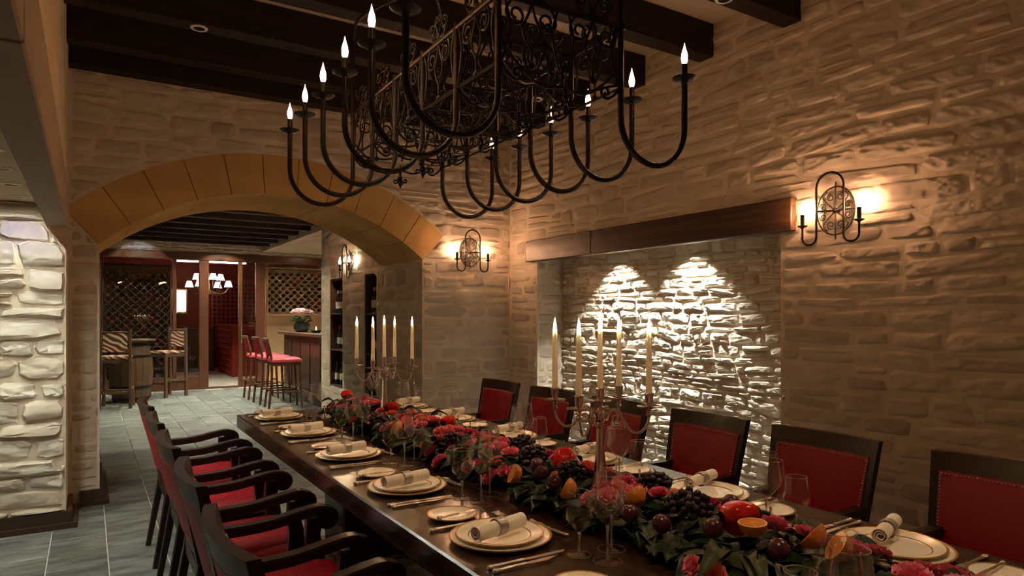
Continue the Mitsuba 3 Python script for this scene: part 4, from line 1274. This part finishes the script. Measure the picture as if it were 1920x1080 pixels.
rng = np.random.default_rng(31)
PLACES = []
for side in ('left', 'right'):
    for k in range(6):
        y = 4.50 - 0.694 * k
        m = tr(1.054, y, TZ) if side == 'left' else tr(1.962, y, TZ) @ rot('z', 180)
        PLACES.append((f'{ORD[k]} {side} place from the far end', m, k, side))
for where, m, k, side in PLACES:
    e = 0.0006
    jig = lambda s=0.004: rng.uniform(-s, s)  # noqa: E731
    P_charger.place('charger_plate', f'large white charger plate with gold rim, {where}', 'plate', m @ tr(jig(0.003), jig(0.003), e), 'charger plates')
    P_plate.place('dinner_plate', f'white dinner plate with gold rim on the charger, {where}', 'plate', m @ tr(jig(0.003), jig(0.003), 0.0078), 'dinner plates')
    P_napkin.place('napkin', f'rolled cream napkin with ring on the plate, {where}', 'napkin', m @ tr(-0.024 + jig(), -0.036 + jig(), 0.0520) @ rot('z', 14 + rng.uniform(-3, 3)) @ rot('x', rng.uniform(0, 60)), 'rolled napkins')
    P_bread.place('bread_plate', f'small bread plate with gold rim, {where}', 'plate', m @ tr(-0.02 + jig(), 0.268 + jig(), e), 'bread plates')
    P_butter.place('butter_knife', f'silver butter knife on the bread plate, {where}', 'knife', m @ tr(-0.10 + jig(), 0.235 + jig(), 0.0185) @ rot('z', 4 + rng.uniform(-4, 4)), 'butter knives')
    P_knife.place('dinner_knife', f'silver dinner knife nearest the plate, {where}', 'knife', m @ tr(-0.158 + jig(), -0.192, 0.0067) @ rot('z', rng.uniform(-2, 2)), 'dinner knives')
    P_fish.place('fish_knife', f'outer silver fish knife beside the dinner knife, {where}', 'knife', m @ tr(-0.160 + jig(), -0.222, 0.0067) @ rot('z', rng.uniform(-2, 2)), 'fish knives')
    P_fork.place('dinner_fork', f'silver dinner fork beside the charger, {where}', 'fork', m @ tr(-0.155 + jig(), 0.171, 0.0067) @ rot('z', rng.uniform(-1, 1)), 'dinner forks')
    P_spoon.place('dessert_spoon', f'silver dessert spoon above the plate, {where}', 'spoon', m @ tr(0.186 + jig(), -0.105 + jig(), 0.0073) @ rot('z', 94 + rng.uniform(-4, 4)), 'dessert spoons')
    P_dfork.place('dessert_fork', f'silver dessert fork above the plate, {where}', 'fork', m @ tr(0.170, 0.088 + jig(), 0.0067) @ rot('z', -88 + rng.uniform(-3, 3)), 'dessert forks')
    P_big.place('wine_glass', f'tall wine glass, nearer of two to the plate, {where}', 'wine glass', m @ tr(0.150 + jig(0.001), -0.318 + jig(0.001), e), 'tall wine glasses')
    P_big.place('wine_glass', f'tall wine glass by the garland, {where}', 'wine glass', m @ tr(0.226 + jig(0.001), -0.248 + jig(0.001), e), 'tall wine glasses')
    P_small.place('water_glass', f'small stemmed glass beside the tall ones, {where}', 'glass', m @ tr(0.116 + jig(0.001), -0.236 + jig(0.001), e), 'small stemmed glasses')

# ------------------------------------------------------------------ candelabra
cand_body = lathe([(0, 0.0), (0.066, 0.0), (0.069, 0.004), (0.066, 0.010), (0.058, 0.014), (0.054, 0.022), (0.040, 0.045), (0.030, 0.080), (0.022, 0.130), (0.0165, 0.190), (0.0135, 0.250), (0.0125, 0.282),
                   (0.019, 0.287), (0.019, 0.293), (0.011, 0.298), (0.020, 0.312), (0.023, 0.322), (0.019, 0.336), (0.010, 0.343), (0.009, 0.350), (0.014, 0.355), (0.008, 0.362), (0.009, 0.372)], 20)
cup = lathe([(0, -0.002), (0.010, -0.001), (0.012, 0.004), (0.036, 0.006), (0.041, 0.011), (0.039, 0.012), (0.020, 0.008), (0.012, 0.010), (0.010, 0.018), (0.0135, 0.028), (0.0145, 0.046), (0.017, 0.052), (0.0155, 0.0535), (0.0125, 0.050), (0.0125, 0.030), (0, 0.029)], 24)
knop = lathe([(0, -0.028), (0.005, -0.026), (0.011, -0.018), (0.006, -0.012), (0.010, -0.006), (0.006, -0.001), (0, 0)], 14)
arm_c = smooth_path([(0.018, 0.318), (0.040, 0.346), (0.068, 0.345), (0.088, 0.312), (0.108, 0.284), (0.138, 0.276), (0.163, 0.294), (0.176, 0.325), (0.178, 0.345)], 44)
arm_r = np.interp(np.linspace(0, 1, len(arm_c)), [0, 0.3, 0.6, 1], [0.0072, 0.006, 0.0052, 0.0045])
curl = spiral(0.060, 0.318, 0.024, 0.006, 60, -1.2, 20)
candle = lathe([(0, 0), (0.0118, 0), (0.0114, 0.02), (0.0085, 0.225), (0.0072, 0.237), (0.0066, 0.2395), (0.0054, 0.237), (0.0038, 0.2265), (0, 0.2255)], 14)
wick = tube([(0, 0, 0.226), (0.0005, 0, 0.246)], 0.0009, 5)
flame = moved(lathe([(0, 0), (0.004, 0.003), (0.0068, 0.012), (0.0066, 0.018), (0.0042, 0.031), (0.0016, 0.043), (0, 0.049)], 10), tr(0, 0, 0.2300))
spot_name = {0: 'on the right arm', 1: 'on the far arm', 2: 'on the left arm', 3: 'on the front arm'}
for cx, cy, turn0, nm in ((1.520, 1.812, -63, 'near'), (1.526, 3.852, -43, 'far')):
    key = thing('candelabrum', f'silver five-light candelabrum in the flower garland, the {"nearer" if nm == "near" else "farther"} one', 'candelabrum', 'silver candelabra')
    m = tr(cx, cy, TZ + 0.0005)
    part(key, 'column', cand_body, 'silver', smooth=40, m=m)
    part(key, 'cup', moved(cup, tr(0, 0, 0.368)), 'silver', smooth=40, m=m)
    tops = [(np.eye(4), 0.3975, 'in the middle')]
    for q in range(4):
        R_ = rot('z', turn0 + 90 * q)
        arm = part(key, 'arm', cat(tube(np.stack([arm_c[:, 0], 0 * arm_c[:, 0], arm_c[:, 1]], 1), arm_r, 8), tube(np.stack([curl[:, 0], 0 * curl[:, 0], curl[:, 1]], 1), 0.0032, 6)), 'silver', smooth=50, m=m @ R_)
        part(arm, 'cup', moved(cup, tr(0.178, 0, 0.360)), 'silver', smooth=40, m=m @ R_)
        part(arm, 'knop', moved(knop, tr(0.178, 0, 0.359)), 'silver', smooth=40, m=m @ R_)
        tops.append((R_ @ tr(0.178, 0, 0), 0.3895, spot_name[q]))
    for R_, z, where in tops:
        c_ = thing('taper_candle', f'lit cream taper candle {where} of the {nm} candelabrum', 'candle', 'lit taper candles')
        mc = m @ R_ @ tr(0, 0, z + 0.0005)
        part(c_, 'wax', candle, 'wax', smooth=40, m=mc)
        part(c_, 'wick', wick, 'wick', m=mc)
        part(c_, 'flame', flame, 'shade_white', smooth=True, m=mc, emitter=area(L_FLAME * FLAME, 0.8))

# ------------------------------------------------------------------ the garland of flowers and fruit
GX = 1.508


def ridge(x):
    return 0.135 * max(0.0, 1 - ((x - GX) / 0.25) ** 2)


ORANGES = [(1.325, 2.080, -20, 62), (1.342, 1.775, -58, 70), (1.399, 1.509, -95, 60), (1.432, 1.107, 0, 4), (1.471, 0.970, -70, 50), (1.452, 0.895, -40, 55), (1.336, 3.215, -60, 60)]
PEPPERS = [(1.510, 2.005, 60), (1.483, 1.178, -30), (1.545, 3.02, 20), (1.470, 4.38, 80), (1.50, 3.66, 10)]
GRAPES = [(1.461, 1.346, 0.062), (1.444, 1.880, 0.046), (1.474, 2.165, 0.048), (1.392, 2.700, 0.040), (1.60, 1.62, 0.045), (1.352, 3.52, 0.045), (1.62, 2.45, 0.045)]
PLUMS = [(1.350, 1.345), (1.391, 1.200), (1.357, 1.860), (1.405, 2.035), (1.375, 1.965), (1.342, 1.630), (1.345, 1.470), (1.357, 3.107), (1.394, 1.003), (1.56, 1.28), (1.36, 2.95)]
KUMQUATS = [(1.389, 1.900), (1.47, 2.52), (1.50, 1.44)]
BLOOMS = [(1.381, 2.940), (1.338, 2.780), (1.413, 3.083), (1.519, 2.881), (1.562, 2.842), (1.524, 2.671), (1.447, 2.467), (1.360, 2.620), (1.475, 2.416), (1.460, 2.307), (1.390, 2.297), (1.364, 2.202), (1.325, 2.229),
          (1.302, 2.121), (1.301, 2.633), (1.421, 2.066), (1.381, 2.068), (1.451, 2.021), (1.333, 1.857), (1.303, 1.847), (1.442, 1.693), (1.464, 1.652), (1.407, 1.639), (1.440, 1.469), (1.517, 1.522), (1.408, 1.458),
          (1.423, 1.404), (1.387, 1.322), (1.381, 1.281), (1.318, 1.487), (1.333, 1.527), (1.384, 1.227), (1.405, 1.145), (1.391, 1.090), (1.379, 1.135), (1.474, 1.092), (1.459, 1.047), (1.373, 1.032), (1.300, 1.183),
          (1.308, 1.114), (1.428, 0.851), (1.486, 4.378), (1.394, 4.264), (1.397, 3.949), (1.460, 3.952), (1.459, 3.729), (1.467, 3.585), (1.458, 3.434), (1.429, 3.293), (1.427, 3.193), (1.386, 3.667), (1.329, 3.822),
          (1.354, 4.339), (1.299, 4.298), (1.376, 0.962), (1.414, 0.919), (1.398, 0.858), (1.58, 1.15), (1.60, 1.40), (1.62, 2.0), (1.58, 2.2), (1.60, 2.6), (1.62, 3.1), (1.58, 3.4), (1.57, 4.1), (1.47, 4.15), (1.62, 0.9), (1.50, 0.75),
          (1.40, 4.12), (1.43, 2.58), (1.46, 2.76), (1.36, 3.38), (1.33, 2.42)]
grd = np.random.default_rng(99)


def carnation(seed, n=34):
    r_ = np.random.default_rng(seed)
    out = []
    for k in range(n):
        lat = math.asin(min(0.99, 0.05 + 0.95 * (k + 0.5) / n))            # from the rim up
        a_ = k * 2.39996 + r_.uniform(-0.2, 0.2)
        L, w = r_.uniform(0.026, 0.034) * (0.75 + 0.25 * math.cos(lat)), r_.uniform(0.010, 0.015)
        ph = r_.uniform(0, 6)

        def fn(u, v, lat=lat, L=L, w=w, ph=ph):
            y = (2 * v - 1) * w * (0.25 + 0.9 * u)
            ruff = 0.0035 * u * math.sin(7 * v * 2 + ph) + 0.006 * u * u
            x = L * (0.15 + 0.85 * u)
            return np.array([x * math.cos(lat) - ruff * math.sin(lat), y, x * math.sin(lat) * 0.85 + ruff * math.cos(lat)])
        out.append(moved(grid_mesh(fn, 3, 5), rot('z', math.degrees(a_))))
    return cat(out)


CARN = [carnation(s) for s in range(3)]
CARN_D = {(i, b_): single(CARN[i], b_, True) for i in range(3) for b_ in ('petal_pink', 'petal_rose', 'petal_coral', 'petal_red')}


def leaf_mesh(L, w, bend, fold):
    def fn(u, v):
        s = 2 * v - 1
        ww = w * math.sin(PI * (0.03 + 0.97 * u) ** 0.8) ** 0.8
        return np.array([L * u, s * ww, bend * math.sin(PI * u * 0.9) * L + fold * abs(s) * ww - bend * L * u * u])
    return grid_mesh(fn, 9, 5)


LEAVES = [single(leaf_mesh(l_, w_, b_, f_), m_, True) for l_, w_, b_, f_, m_ in ((0.10, 0.027, 0.25, 0.25, 'leaf_dark'), (0.13, 0.034, 0.35, 0.3, 'leaf_dark'), (0.085, 0.022, 0.15, 0.2, 'leaf_mid'), (0.15, 0.030, 0.4, 0.4, 'leaf_olive'))]

g = thing('flower_garland', 'long garland of pink flowers and dark green leaves down the middle of the table', 'garland')
solids = [(x, y, 0.060) for x, y, *_ in ORANGES] + [(x, y, 0.055) for x, y, _ in PEPPERS] + [(x, y, r_ * 1.5) for x, y, r_ in GRAPES] + [(x, y, 0.036) for x, y in PLUMS] + [(x, y, 0.024) for x, y in KUMQUATS] + [(1.520, 1.812, 0.115), (1.526, 3.852, 0.115)]


GLASSES = [(1.276, 4.50 - 0.694 * k - 0.25) for k in range(6)] + [(1.74, 4.50 - 0.694 * k + 0.25) for k in range(6)]


def clear(x, y, r_):
    return all((x - a_) ** 2 + (y - b_) ** 2 > (r_ + 0.8 * c_) ** 2 for a_, b_, c_ in solids)


extra = 0
while extra < 420:
    x, y = GX + grd.uniform(-0.165, 0.165), grd.uniform(0.62, 4.42)
    extra += 1
    if all((x - a_) ** 2 + (y - b_) ** 2 > 0.052 ** 2 for a_, b_ in BLOOMS):
        BLOOMS.append((x, y))
for x, y in BLOOMS:
    if not clear(x, y, 0.036) or any(math.hypot(x - gx, y - gy) < 0.07 for gx, gy in GLASSES):
        continue
    far = y > 3.1
    b_ = ('petal_pink', 'petal_pink', 'petal_rose', 'petal_coral', 'petal_red' if far else 'petal_pink', 'petal_coral' if far else 'petal_rose')[grd.integers(6)]
    tilt = np.clip((GX - x) / 0.25, -1, 1) * 62 + grd.uniform(-14, 14)
    s = grd.uniform(1.0, 1.38)
    d_ = CARN_D[(int(grd.integers(3)), b_)]
    key = numbered(g + '__bloom')
    scene[key] = {**d_, 'to_world': mat4(tr(x, y, TZ + max(0.034, ridge(x) * 0.92 - 0.014)) @ rot('z', grd.uniform(-25, 25)) @ rot('y', -tilt) @ rot('z', grd.uniform(0, 360)) @ scl(s))}
for k in range(1500):
    y = grd.uniform(0.62, 4.42)
    s = grd.choice([-1, 1]) * grd.uniform(0.05, 1) ** 0.75
    x = GX + s * 0.17
    z = TZ + 0.042 + max(0, ridge(x) * 0.55 - 0.02) * grd.uniform(0.3, 1)
    a_ = (0 if s > 0 else 180) + grd.uniform(-75, 75)
    i_ = int(grd.choice(4, p=(0.36, 0.3, 0.2, 0.14)))
    sc_ = grd.uniform(0.45, 0.95)
    end_ = np.array([x, y]) + 0.10 * sc_ * np.array([math.cos(math.radians(a_)), math.sin(math.radians(a_))])
    if _count.get(g + '__leaf', 0) > 190 or not all(clear(q[0], q[1], 0.018) for q in ((x, y), end_, (np.array([x, y]) + end_) / 2)) or any(math.hypot(q[0] - gx, q[1] - gy) < 0.055 for q in ((x, y), end_, (np.array([x, y]) + end_) / 2) for gx, gy in GLASSES) or any(math.hypot(q[0] - 1.523, q[1] - cy) < 0.10 for q in ((x, y), end_) for cy in (1.812, 3.852)):
        continue
    scene[numbered(g + '__leaf')] = {**LEAVES[i_], 'to_world': mat4(tr(x, y, z) @ rot('z', a_) @ rot('y', grd.uniform(-20, -3)) @ rot('x', grd.uniform(-30, 30)) @ scl(sc_))}

# the bed of small leaves under it all
bed = {b_: [] for b_ in ('leaf_dark', 'leaf_mid', 'leaf_olive')}
for k in range(1500):
    y, s = grd.uniform(0.60, 4.44), grd.choice([-1, 1])
    x = GX + s * 0.155 * grd.uniform(0, 1) ** 0.8
    i_ = int(grd.choice(4, p=(0.45, 0.35, 0.12, 0.08)))
    l_, w_, b_, f_, m_ = ((0.10, 0.027, 0.15, 0.25, 'leaf_dark'), (0.12, 0.032, 0.2, 0.3, 'leaf_dark'), (0.085, 0.022, 0.15, 0.2, 'leaf_mid'), (0.12, 0.026, 0.2, 0.3, 'leaf_olive'))[i_]
    a_ = (0 if s > 0 else 180) + grd.uniform(-85, 85)
    end_ = (x + 0.11 * math.cos(math.radians(a_)), y + 0.11 * math.sin(math.radians(a_)))
    mid_ = ((x + end_[0]) / 2, (y + end_[1]) / 2)
    if any(math.hypot(q[0] - gx, q[1] - gy) < 0.068 for q in ((x, y), end_, mid_) for gx, gy in GLASSES) or any(math.hypot(q[0] - 1.523, q[1] - cy) < 0.088 for q in ((x, y), end_, mid_) for cy in (1.812, 3.852)):
        continue
    lf_ = grid_mesh(lambda u, v: np.array([l_ * u, (2 * v - 1) * w_ * math.sin(PI * (0.03 + 0.97 * u) ** 0.8) ** 0.8, b_ * l_ * (math.sin(PI * u * 0.9) - u * u) + f_ * abs(2 * v - 1) * w_]), 6, 3)
    lf_ = moved(lf_, tr(x, y, TZ + 0.012 + grd.uniform(0, 0.026) * (1 - abs(x - GX) / 0.2)) @ rot('z', a_) @ rot('y', grd.uniform(-14, 0)) @ rot('x', grd.uniform(-16, 16)))
    v_ = np.array(lf_.vertices)
    v_[:, 2] = np.maximum(v_[:, 2], TZ + 0.0022 + 0.001 * (k % 3))
    bed[m_].append(trimesh.Trimesh(v_, lf_.faces, process=False))
for b_, ms in bed.items():
    part(g, 'leaf_bed', cat(ms), b_, smooth=True, kind='stuff')

half = lathe([(0, -0.036), (0.012, -0.0342), (0.024, -0.0275), (0.033, -0.0150), (0.0368, -0.002), (0.0368, 0.0)], 28)
face_o = lathe([(0.0362, 0.0004), (0.02, 0.0008), (0, 0.0008)], 28)
uv_o = uvs_of(face_o, lambda q: (0.5 + q[0] / 0.0736, 0.5 + q[1] / 0.0736))
half_d, face_d = single(half, 'peel', 50), single(face_o, 'orange_flesh', True, uv=uv_o)
names_o = ['edge-on beside the tall glasses of the fifth left place', 'facing the viewer behind the nearest small glass', 'facing the viewer right of the nearest tall glasses', 'lying cut side up under the red pepper',
           'behind the nearest glasses at right', 'against the gold-rimmed plate at right', 'by the far small glasses']
for i, (x, y, az, ti) in enumerate(ORANGES):
    key = thing('orange_half', 'cut orange half ' + names_o[i], 'orange', 'cut orange halves')
    z = TZ + ridge(x) * 0.85 + 0.040
    if i == 3:
        z += 0.005
    m = tr(x - (0.03 if ti > 20 else 0), y, z) @ rot('z', az - 90) @ rot('x', ti) if False else tr(x, y, z) @ rot('z', az) @ rot('x', 0) @ rot('y', -ti) @ rot('z', 17 * i)
    scene[key + '__peel'] = {**half_d, 'to_world': mat4(m)}
    scene[key + '__flesh'] = {**face_d, 'to_world': mat4(m)}


def pepper_fn(u, v):
    a_ = 2 * PI * v
    t = u
    r_ = 0.036 * (1 + 0.13 * math.cos(3 * a_ + 0.4)) * math.sin(PI * (0.06 + 0.92 * t) ** 0.75) ** 0.55
    return np.array([r_ * math.cos(a_), r_ * math.sin(a_), 0.088 * t - 0.044 + 0.010 * math.exp(-((1 - t) / 0.1) ** 2) * (-1)])


pep = grid_mesh(pepper_fn, 22, 37)
stem_p = cat(tube(smooth_path([(0, 0, 0.026), (0.002, 0, 0.044), (0.010, 0, 0.058)], 8), [0.007] + [0.0045] * 8 if False else 0.0048, 8), lathe([(0, 0.030), (0.014, 0.034), (0.010, 0.039), (0, 0.040)], 10))
pep_d, stem_d = single(pep, 'pepper_red', True), single(stem_p, 'leaf_mid', 40)
names_p = ['upright behind the grapes near the candelabrum', 'large and shiny, above the flat orange half', 'between pink blooms in the middle', 'at the far end of the garland', 'at the foot of the far candelabrum']
for i, (x, y, az) in enumerate(PEPPERS):
    key = thing('red_pepper', 'red bell pepper ' + names_p[i], 'pepper', 'red peppers in the garland')
    m = tr(x, y, TZ + ridge(x) * 0.8 + 0.034) @ rot('z', az) @ rot('y', 78 if i != 0 else 25) @ scl((1.15, 1.25, 1.0, 1.1, 1.0)[i])
    scene[key + '__flesh'] = {**pep_d, 'to_world': mat4(m)}
    scene[key + '__stalk'] = {**stem_d, 'to_world': mat4(m)}

grape_d = single(icos(0.0108, 2), 'grape_skin', True)
names_g = ['large and nearest, before the napkin of the fourth right place', 'dark and high beside the red pepper', 'left of the red pepper, by the pink blooms', 'in the middle of the garland under pink blooms', 'on the right side behind the near candelabrum', 'at the far third of the garland', 'on the right side among blooms']
for i, (x, y, r_) in enumerate(GRAPES):
    key = thing('grape_bunch', 'bunch of black grapes ' + names_g[i], 'grapes', 'bunches of black grapes')
    n = int(70 * (r_ / 0.062) ** 1.6)
    pts = []
    tries = 0
    while len(pts) < n and tries < 6000:
        tries += 1
        q = grd.uniform(-1, 1, 3)
        if q @ q > 1 or q[2] < -0.35:
            continue
        q = q * np.array([r_, r_ * 1.15, r_ * 0.72])
        if all(np.linalg.norm(q - w_) > 0.0175 for w_ in pts):
            pts.append(q)
    z0 = TZ + ridge(x) * 0.72 + 0.036
    for q in pts:
        scene[numbered(key + '__grape')] = {**grape_d, 'to_world': mat4(tr(x + q[0], y + q[1], max(TZ + 0.068, z0 + q[2])))}
    part(key, 'stalk', tube(smooth_path([(x, y, z0), (x + 0.01, y + 0.01, z0 + r_ * 0.6), (x + 0.02, y + 0.03, z0 + r_ * 0.85)], 8), 0.002, 5), 'leaf_olive')

plum_d = single(lathe([(0, -0.024), (0.012, -0.0215), (0.021, -0.012), (0.0245, 0.0), (0.0215, 0.012), (0.013, 0.0205), (0.004, 0.0225), (0, 0.0205)], 18), 'plum_skin', True)
for i, (x, y) in enumerate(PLUMS):
    put('plum', plum_d, tr(x, y, TZ + ridge(x) * 0.8 + 0.033) @ rot('x', 20 * i) @ scl(1.12), 'dark glossy plum among the leaves, %s from the near end of the garland' % ORD[sorted(PLUMS, key=lambda q: q[1]).index((x, y))], 'plum', 'dark plums in the garland')
kum_d = single(lathe([(0, -0.019), (0.010, -0.017), (0.0185, -0.006), (0.019, 0.004), (0.012, 0.015), (0.003, 0.0185), (0, 0.0175)], 16), 'kumquat', True)
for i, (x, y) in enumerate(KUMQUATS):
    put('tomato', kum_d, tr(x, y, TZ + ridge(x) * 0.85 + 0.022), 'small orange red tomato ' + ('below the upright red pepper', 'in the middle of the garland', 'between the large grapes and pink blooms')[i], 'tomato', 'small tomatoes in the garland')
